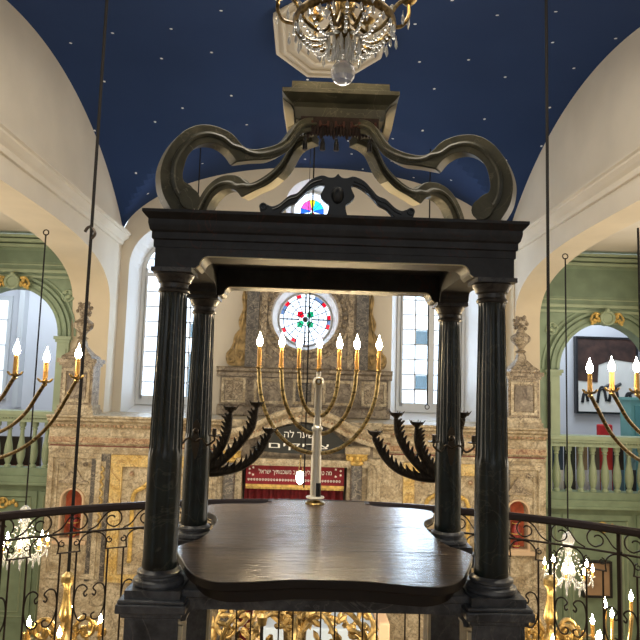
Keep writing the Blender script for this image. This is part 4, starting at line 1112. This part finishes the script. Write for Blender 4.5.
def spiral(cu, cz, r0, r1, a0, turns, n=22):
    return [(cu+(r0+(r1-r0)*i/n)*math.cos(a0+turns*2*PI*i/n), cz+(r0+(r1-r0)*i/n)*math.sin(a0+turns*2*PI*i/n)) for i in range(n+1)]
np_ = int(2*ulim/pw)
for k_ in range(np_):
    u0 = -ulim+pw*(k_+.5)+.04
    # arcs and bracket under the middle rail
    mb = MB(); uc = u0
    for s in (-1, 1):
        arcp = catmull([(uc+s*pw*.5, .842), (uc+s*.075, .832), (uc+s*.05, .80), (uc+s*.052, .755)], 5)
        mb.tube([onarc(p.x, p.y) for p in arcp], .004, 5)
        mb.tube([onarc(u, z) for u, z in spiral(uc+s*.033, .797, .017, .006, PI/2 if s > 0 else PI/2, s*-1.1, 12)], .0035, 5)
    mb.tube([onarc(uc-.056, .755), onarc(uc+.056, .755)], .004, 5)
    mb.build('arch_bracket', M['iron'], rl)
    mb = MB()
    for s in (-1, 1): mb.tube([onarc(uc+s*.038, .755), onarc(uc+s*.038, .12)], .0048, 6)
    mb.build('upright_bars', M['iron'], rl)
    # heart of C scrolls between the bars
    mb = MB(); cu_ = uc+pw*.5
    for s in (-1, 1):
        pts = catmull([(cu_+s*.012, .545), (cu_+s*.022, .535), (cu_+s*.028, .552), (cu_+s*.014, .572), (cu_+s*.035, .592), (cu_+s*.062, .58), (cu_+s*.073, .53), (cu_+s*.068, .47), (cu_+s*.045, .425), (cu_+s*.018, .425), (cu_+s*.012, .447), (cu_+s*.028, .455)], 4)
        mb.tube([onarc(p.x, p.y) for p in pts], .0042, 5)
    mb.build('heart_scroll', M['iron'], rl)
sp_ = .168
for k_ in range(int(2*ulim/sp_)):
    u0 = -ulim+sp_*(k_+.5); d = 1 if u0 < 0 else -1
    R_ = .047; zc_ = .898
    pts = catmull([(u0-d*.115, zc_-R_), (u0-d*.075, zc_-.025), (u0-d*.04, zc_+.022), (u0, zc_+R_)], 5)[:-1]
    pts += [Vector((u0+d*r_*math.sin(a), zc_+r_*math.cos(a)*(1 if a < PI else .9))) for a, r_ in [(q/26*2*PI*1.15, R_-(R_-.012)*(q/26)**1.6) for q in range(27)]]
    MB().tube([onarc(p.x, p.y) for p in pts], .004, 5).build('scroll_panel', M['iron'], rl)
for u in (-1.60, 1.53):
    MB().tube([onarc(u, .0), onarc(u, .955)], .012, 4).build('post', M['iron'], rl)

# ================================================================== CHANDELIERS
def crystal_top():
    cx, cy = .088, 1.92
    t = thing('crystal_chandelier', 'large crystal and brass chandelier with a faceted ball, hanging above the canopy', 'chandelier', (cx, cy, 3.2))
    MB().tube([(cx, cy, 3.05), (cx, cy, 5.45)], .006, 6).build('suspension_rod', M['brassdark'], t)
    MB().lathe([(.006, 2.66), (.02, 2.67), (.03, 2.70), (.015, 2.73), (.025, 2.76), (.035, 2.80), (.02, 2.85), (.02, 3.0), (.01, 3.06)], (cx, cy, 0), 14).build('stem', M['brassdark'], t)
    b_ = MB().ball((cx, cy, 2.578), .039, 16); b_.build('crystal_ball', M['crystal'], t, smooth=0)
    n = 40
    zr = lambda a: 2.725
    MB().tube([(cx+.155*math.cos(2*PI*i/n), cy+.155*math.sin(2*PI*i/n), 2.735) for i in range(n+1)], .009, 8, False, flat=1.8).build('brass_ring', M['brassdark'], t)
    MB().tube([(cx+.055*math.cos(2*PI*i/n), cy+.055*math.sin(2*PI*i/n), 2.69) for i in range(n+1)], .006, 6, False).build('lower_ring', M['brassdark'], t)
    for q in range(8):
        a = PI/8+q*PI/4; c_, s_ = math.cos(a), math.sin(a); R = lambda r_, z: (cx+r_*c_, cy+r_*s_, z)
        ar = MB().tube(catmull([R(.02, 2.78), R(.07, 2.70), R(.13, 2.715), R(.17, 2.77), R(.21, 2.79), R(.235, 2.83), R(.235, 2.87)], 5), .0065, 7).build('arm', M['brassdark'], t)
        MB().lathe([(.005, 0), (.016, .004), (.028, .016), (.024, .018), (.010, .018)], R(.235, 2.87), 12).build('candle_cup', M['brass'], ar)
        candle_set(t, *R(.235, 2.885)[:2], 2.885, .06, .009, .010)
        mb = MB()
        for r_, z0, l in ((.235, 2.86, .065), (.19, 2.75, .035), (.155, 2.72, .04)):
            x, y, _ = R(r_, 0); mb.tube([(x, y, z0), (x, y, z0-.012)], .001, 4); mb.lathe([(.0008, -.012), (.004, -.02), (.0055, -.012-l*.7), (.0008, -.012-l)], (x, y, z0), 6)
        mb.build('pendant_drop', M['drop'], ar, smooth=0)
    for q in range(16):
        mb = MB(); a = 2*PI*q/16; c_, s_ = math.cos(a), math.sin(a)
        for i in range(11):
            u = i/10; r_ = .155+(.055-.155)*u; z = 2.73+(2.685-2.73)*u-.035*math.sin(PI*u)
            mb.ball((cx+r_*c_, cy+r_*s_, z), .0062, 6)
        mb.build('bead_garland', M['drop'], t, smooth=0)
    def drop_part(x, y, z, l, w_): MB().lathe([(.0008, 0), (w_*.85, -.008), (w_, -l*.75), (.0008, -l)], (x, y, z), 6).build('crystal_drop', M['drop'], t, smooth=0)
    for q in range(14):
        a = 2*PI*q/14
        for r_, l in ((.052, .05), (.03, .065)): drop_part(cx+r_*math.cos(a), cy+r_*math.sin(a), 2.685, l, .005)
    for q in range(24):
        a = 2*PI*q/24; drop_part(cx+.158*math.cos(a), cy+.158*math.sin(a), 2.722, .03, .005)
    mb = MB()
    for q in range(16):
        a = 2*PI*q/16
        for z, r_ in ((2.75, .155), (2.80, .09), (2.86, .06)):
            mb.ball((cx+r_*math.cos(a), cy+r_*math.sin(a), z+.012), .009, 6, 1.6)
    mb.build('crystal_buds', M['drop'], t, smooth=0)
crystal_top()

# side brass chandeliers whose arms reach into the frame
def side_brass(cx, cy, s, label, tips, r):
    t = thing('brass_chandelier', label, 'chandelier', (cx, cy, 2.6))
    MB().lathe([(.004, 1.02), (.03, 1.06), (.05, 1.10), (.03, 1.14), (.02, 1.2), (.035, 1.3), (.02, 1.4), (.012, 1.6), (.012, 1.9)], (cx, cy, 0), 16).build('stem', M['brassdark'], t)
    MB().tube([(cx, cy, 1.9), (cx, cy, 4.6)], .008, 6).build('suspension_rod', M['brassdark'], t)
    for tx, ty, tz, zr in tips:
        d = Vector((tx-cx, ty-cy, 0)); L2 = d.length; dn = d/L2
        def R(f, z): return (cx+dn.x*L2*f, cy+dn.y*L2*f, z)
        H = tz-zr
        pts = catmull([R(.0, zr), R(.22, zr+.004), R(.45, zr+H*.09), R(.66, zr+H*.26), R(.82, zr+H*.5), R(.93, zr+H*.78), R(1.0, tz-.012)], 6)
        ar = MB().tube(pts, .0105, 8).build('arm', M['brassdark'], t)
        mb = MB()
        for j in range(3, len(pts), 4): mb.ball(pts[j], .0125, 8, .7)
        mb.build('arm_knop', M['brass'], ar)
        mb = MB().lathe([(.006, -.02), (.014, -.012), (.010, -.004), (.020, .004), (.026, .008), (.012, .010), (.012, .02)], (tx, ty, tz-.008), 12)
        for q in range(6):
            a = q*PI/3; mb.tube(catmull([(tx+.012*math.cos(a), ty+.012*math.sin(a), tz-.006), (tx+.028*math.cos(a), ty+.028*math.sin(a), tz-.002), (tx+.042*math.cos(a), ty+.042*math.sin(a), tz+.014)], 3), [.005]*6+[.001], 5)
        mb.build('leaf_cup', M['brass'], ar)
        candle_set(t, tx, ty, tz+.002, .095, .0125, .0175)
yb = 3.4
def tip(px, py, y): x, z = at(px, py, y); return x, y, z
TL = []
for px, py, y, zr in ((15, 374, 3.3, 1.38), (45, 381, 3.4, 1.25), (77, 377, 3.45, 1.12)): x, y, z = tip(px, py, y); TL.append((x, y, z, zr))
side_brass(-1.98, 3.75, -1, 'brass chandelier arm with lit flame bulbs reaching in beside the pale room', TL, .6)
TR = []
for px, py, y, zr in ((590, 392, 3.35, 1.17), (612, 390, 3.4, 1.30), (637, 391, 3.3, 1.42)): x, y, z = tip(px, py, y); TR.append((x, y, z, zr))
side_brass(2.3, 3.75, 1, 'brass chandelier arm with lit flame bulbs in front of the dark and white painting', TR, .6)

# carved gilt chandeliers low in the hall, on long cords
def gilt_chandelier(cx, cy, ztop, label, n=8, hook=None, R1=.36):
    t = thing('gilt_chandelier', label, 'chandelier', (cx, cy, ztop), 'gilt chandeliers low in the hall')
    c = MB().tube([(cx, cy, ztop), (cx, cy, max(zA(cy), zB(cx)))], .013, 8)
    c.build('suspension_cord', M['rope'], t)
    if hook:
        mb = MB().tube(catmull([(cx-.05, cy, hook+.0), (cx-.03, cy, hook+.035), (cx, cy, hook+.04), (cx+.03, cy, hook-.01), (cx+.005, cy, hook-.05)], 5), .012, 6); mb.build('cord_hook', M['iron'], t)
    MB().lathe([(.015, 0), (.048, -.03), (.05, -.07), (.024, -.11), (.026, -.16), (.038, -.25), (.05, -.31), (.028, -.37), (.035, -.42), (.09, -.47), (.10, -.53), (.06, -.6), (.03, -.66), (.05, -.7), (.003, -.76)], (cx, cy, ztop), 16).build('carved_stem', M['gold'], t)
    for q in range(n):
        a = 2*PI*q/n+.2; c_, s_ = math.cos(a), math.sin(a); P = lambda r_, z: (cx+r_*c_, cy+r_*s_, ztop+z)
        mb = MB().tube(catmull([P(.05, -.5), P(.14, -.40), P(R1*.6, -.46), P(R1*.75, -.56), P(R1-.02, -.56), P(R1, -.49)], 5), .014, 6)
        mb.tube(catmull([P(.06, -.42), P(.12, -.34), P(.19, -.36), P(.2, -.44), P(.14, -.47), P(.12, -.41)], 5), .018, 6)
        for w_ in range(5): mb.ball(P(.08+.05*w_, -.42-.03*math.sin(w_*2)), .022, 6, 1.5)
        ar = mb.build('carved_arm', M['antique'], t)
        MB().lathe([(.008, -.02), (.02, 0), (.034, .012), (.012, .014)], P(R1, -.48), 10).build('candle_cup', M['gold'], ar)
        candle_set(t, P(R1, 0)[0], P(R1, 0)[1], ztop-.47, .09, .014, .016)
gilt_chandelier(-1.725, 5.0, .16, 'carved gilt chandelier hanging low on the hooked cord, beside the pale room', 4, 2.75, .25)
gilt_chandelier(1.91, 5.0, .22, 'carved gilt chandelier hanging low on a straight unhooked cord, beside the canopy', 6)

def crystal_small(cx, cy, zt, ztop, label):
    t = thing('glass_chandelier', label, 'chandelier', (cx, cy, ztop))
    MB().tube([(cx, cy, ztop), (cx, cy, zt)], .008, 6).build('suspension_cord', M['rope'], t)
    mb = MB().ring((cx, cy, zt+.02), .03, .007, 'y', 12, 5); mb.build('hook', M['iron'], t)
    MB().lathe([(.01, 0), (.05, -.03), (.07, -.10), (.04, -.16), (.03, -.25), (.05, -.33), (.08, -.42), (.05, -.5), (.01, -.56)], (cx, cy, ztop), 14).build('glass_stem', M['drop'], t, smooth=0)
    for q in range(8):
        a = 2*PI*q/8+.3; c_, s_ = math.cos(a), math.sin(a); P = lambda r_, z: (cx+r_*c_, cy+r_*s_, ztop+z)
        ar = MB().tube(catmull([P(.03, -.45), P(.12, -.54), P(.2, -.52), P(.24, -.44)], 5), .009, 6).build('glass_arm', M['drop'], t)
        MB().lathe([(.006, -.01), (.03, .01), (.012, .012)], P(.24, -.44), 10).build('candle_cup', M['chrome'], ar)
        candle_set(t, P(.24, 0)[0], P(.24, 0)[1], ztop-.43, .05, .011, .017)
        mb = MB()
        for r_, z in ((.24, -.46), (.17, -.54), (.1, -.5)):
            x, y, z_ = P(r_, z); mb.lathe([(.001, 0), (.010, -.02), (.012, -.06), (.001, -.09)], (x, y, z_), 6)
        for i in range(8):
            u = i/7; x, y, z_ = P(.06+.16*u, -.16-.28*u-.05*math.sin(PI*u)); mb.ball((x, y, z_), .011, 6)
        mb.build('glass_drop', M['drop'], ar, smooth=0)
crystal_small(-2.91, 7.0, 3.17, .25, 'white glass chandelier with lit bulbs low in the hall, near the pale room side')
crystal_small(2.87, 7.0, 3.1, .12, 'white glass chandelier with lit bulbs in front of the small sepia picture')

# chandelier in the middle seen under the table: gilt leaves
def center_gilt():
    cx, cy = -.02, 6.0; z0 = -.28
    t = thing('gilt_leaf_chandelier', 'bright gilt leafy chandelier seen through the opening under the reading table', 'chandelier', (cx, cy, z0))
    MB().lathe([(.04, 0), (.09, -.05), (.07, -.15), (.11, -.25), (.10, -.4), (.06, -.6), (.02, -.9)], (cx, cy, z0), 18).build('carved_stem', M['brassdark'], t)
    rnd = random.Random(3)
    for q in range(12):
        a = 2*PI*q/12; c_, s_ = math.cos(a), math.sin(a)
        mb = MB()
        mb.tube(catmull([(cx+r_*c_, cy+r_*s_, z0+z) for r_, z in ((.08, -.3), (.3, -.1), (.5, -.05), (.66, -.16), (.7, -.3), (.6, -.38), (.52, -.3))], 5), .022, 6)
        for w_ in range(9):
            r_ = .12+.07*w_; z = -.2+.1*math.sin(w_*.9)+rnd.uniform(-.04, .04)
            p0 = Vector((cx+r_*c_, cy+r_*s_, z0+z))
            for v_ in range(2):
                d = Vector((rnd.uniform(-1, 1), rnd.uniform(-1, 1), rnd.uniform(-1, .6))).normalized()*.09
                mb.tube([p0, p0+d*.5, p0+d], [.018, .026, .002], 6)
        mb.build('leaf_arm', M['antique'], t)
center_gilt()
ta = thing('draped_table', 'table with pale blue cloth and peach sides below the gilt leafy chandelier', 'table', (-.02, 7.2, -3.6))
x0, z0 = at(262, 627, 7.0); x1, z1 = at(378, 627, 7.0)
MB().box(x0, x1, 6.95, 7.5, -2.2, (z0+z1)/2).build('table_cloth', M['linen'], ta, bevel=.02)
for x in (x0-.12, x1): MB().box(x, x+.12, 6.95, 7.5, -2.2, (z0+z1)/2+.07).build('side_panel', M['peach'], ta, bevel=.02)
MB().box(x0, x1, 7.0, 7.45, -3.6, -2.2).build('table_base', M['peach'], ta)
# small gilt candlestands seen between the uprights
def stand(px, py, Y, label, s=1):
    x, z = at(px, py, Y); t = thing('gilt_candlestand', label, 'candlestand', (x, Y, -3.6))
    MB().lathe([(.20, -3.6-z), (.18, -3.5-z), (.05, -3.3-z), (.03, -2.8+.9-z-.4 if z > -1.5 else -.6), (.03, -.32), (.05, -.28), (.025, -.24), (.055, -.14), (.03, -.06), (.05, -.03), (.02, 0), (.012, .06)], (x, Y, z), 14).build('turned_shaft', M['gold'], t)
stand(213, 622, 7.5, 'turned gilt candlestand behind the railing, beneath the leafy candelabrum'); stand(374, 626, 6.5, 'turned gilt candlestand behind the railing, below the ark columns')
for i, px in enumerate((231, 239)):
    x, z = at(px, 627, 8.0)
    t = thing('glass_lamp', 'pair member of small pale glass lamps behind the railing' , 'lamp', (x, 8, z), 'two pale glass lamps')
    MB().ball((x, 8, z), .045, 12).build('globe', M['drop'], t); MB().tube([(x, 8, z-.04), (x, 8, -3.6)], .012, 6).build('pole', M['brassdark'], t)
    t['label'] = 'small pale glass globe lamp on a pole, one of a close pair'
x, z = at(263, 596, 4.8)
t = thing('gilt_lamp', 'lit gilt lamp with amber sleeve just under the table edge', 'lamp', (x, 4.8, z))
candle_set(t, x, 4.8, z-.11, .08, .02, .019); MB().lathe([(.03, -.2), (.04, -.14), (.02, -.115)], (x, 4.8, z), 12).build('gilt_holder', M['gold'], t); MB().tube([(x, 4.8, z-.2), (x, 4.8, -3.6)], .014, 6).build('pole', M['black'], t)

# standing candelabrum at lower right with four bulbs
def lower_candelabrum():
    Y = 5.6; pts = [(605, 604), (612, 614), (631, 597), (600, 636), (573, 616)]
    xc, zc2 = at(618, 650, Y)
    t = thing('gilt_candelabrum', 'gilt branched candelabrum with lit bulbs standing low beyond the railing corner', 'candelabrum', (xc, Y, -3.6))
    MB().lathe([(.25, -3.6), (.2, -3.5), (.05, -3.3), (.03, -1.5), (.06, -1.2), (.03, -.9), (.04, zc2)], (xc, Y, 0), 14).build('shaft', M['gold'], t)
    for i, (px, py) in enumerate(pts[:4]):
        y = Y+(.15 if i % 2 else -.12); x, z = at(px, py, y)
        MB().tube(catmull([(xc, Y, zc2-.05), ((xc+x)/2, (Y+y)/2, zc2-.12), (x, y, z-.2), (x, y, z-.12)], 5), .014, 6).build('arm', M['gold'], t)
        candle_set(t, x, y, z-.12, .09, .014, .018)
lower_candelabrum()

# eternal lamp and thin cords in the hall
x, z = at(300, 478, 8.6)
t = thing('eternal_lamp', 'small bright hanging lamp in front of the crimson valance', 'lamp', (x, 8.6, z))
MB().lathe([(.012, -.08), (.04, -.06), (.055, 0), (.045, .07), (.03, .09)], (x, 8.6, z), 16).build('lamp_glass', M['lamp'], t)
MB().tube([(x, 8.6, z+.1), (x, 8.6, max(zA(8.6), zB(x))-.02)], .004, 6).build('suspension_chain', M['rope'], t)
MB().ring((x, 8.6, z+.09), .04, .008, 'z', 16, 6).build('lamp_collar', M['brass'], t)
mb = MB()
for q in range(3):
    a = q*2.09; mb.tube([(x+.04*math.cos(a), 8.6+.04*math.sin(a), z+.09), (x, 8.6, z+.3)], .004, 4)
mb.build('lamp_chains', M['brass'], t)
def cord(px, py0, py1, Y, r, label, m='rope', hook=True):
    x, z0 = at(px, py0, Y); _, z1 = at(px, py1, Y)
    t = thing('hanging_cord', label, 'cord', (x, Y, z1))
    ztop = max(zA(Y), zB(x)) if z0 > 4 else z0
    MB().tube([(x, Y, z1), (x, Y, ztop)], r, 6).build('cord', M[m], t)
    if hook:
        MB().ring((x, Y, z1-.03), .03, .007, 'y', 14, 5).build('ring_hook', M['iron'], t)
    return t
cord(431, 100, 405, 9.0, .010, 'thin dark cord ending in a ring in front of the clear-paned window')
cord(203, 100, 300, 9.2, .009, 'thin dark cord hanging behind the canopy scroll, before the arched window')
cord(316, 100, 488, 8.0, .011, 'dark cord hanging down the middle of the hall past the rose window', hook=False)
x, zt_ = at(638, 228, 6.4)
t = thing('hanging_cord', 'dark rod hanging from the arch soffit in front of the painting', 'cord', (x, 6.4, 1.9))
MB().tube([(x, 6.4, 1.95), (x, 6.4, zt_)], .011, 6).build('cord', M['rope'], t); MB().ring((x, 6.4, 1.92), .03, .007, 'y', 12, 5).build('ring_hook', M['iron'], t)
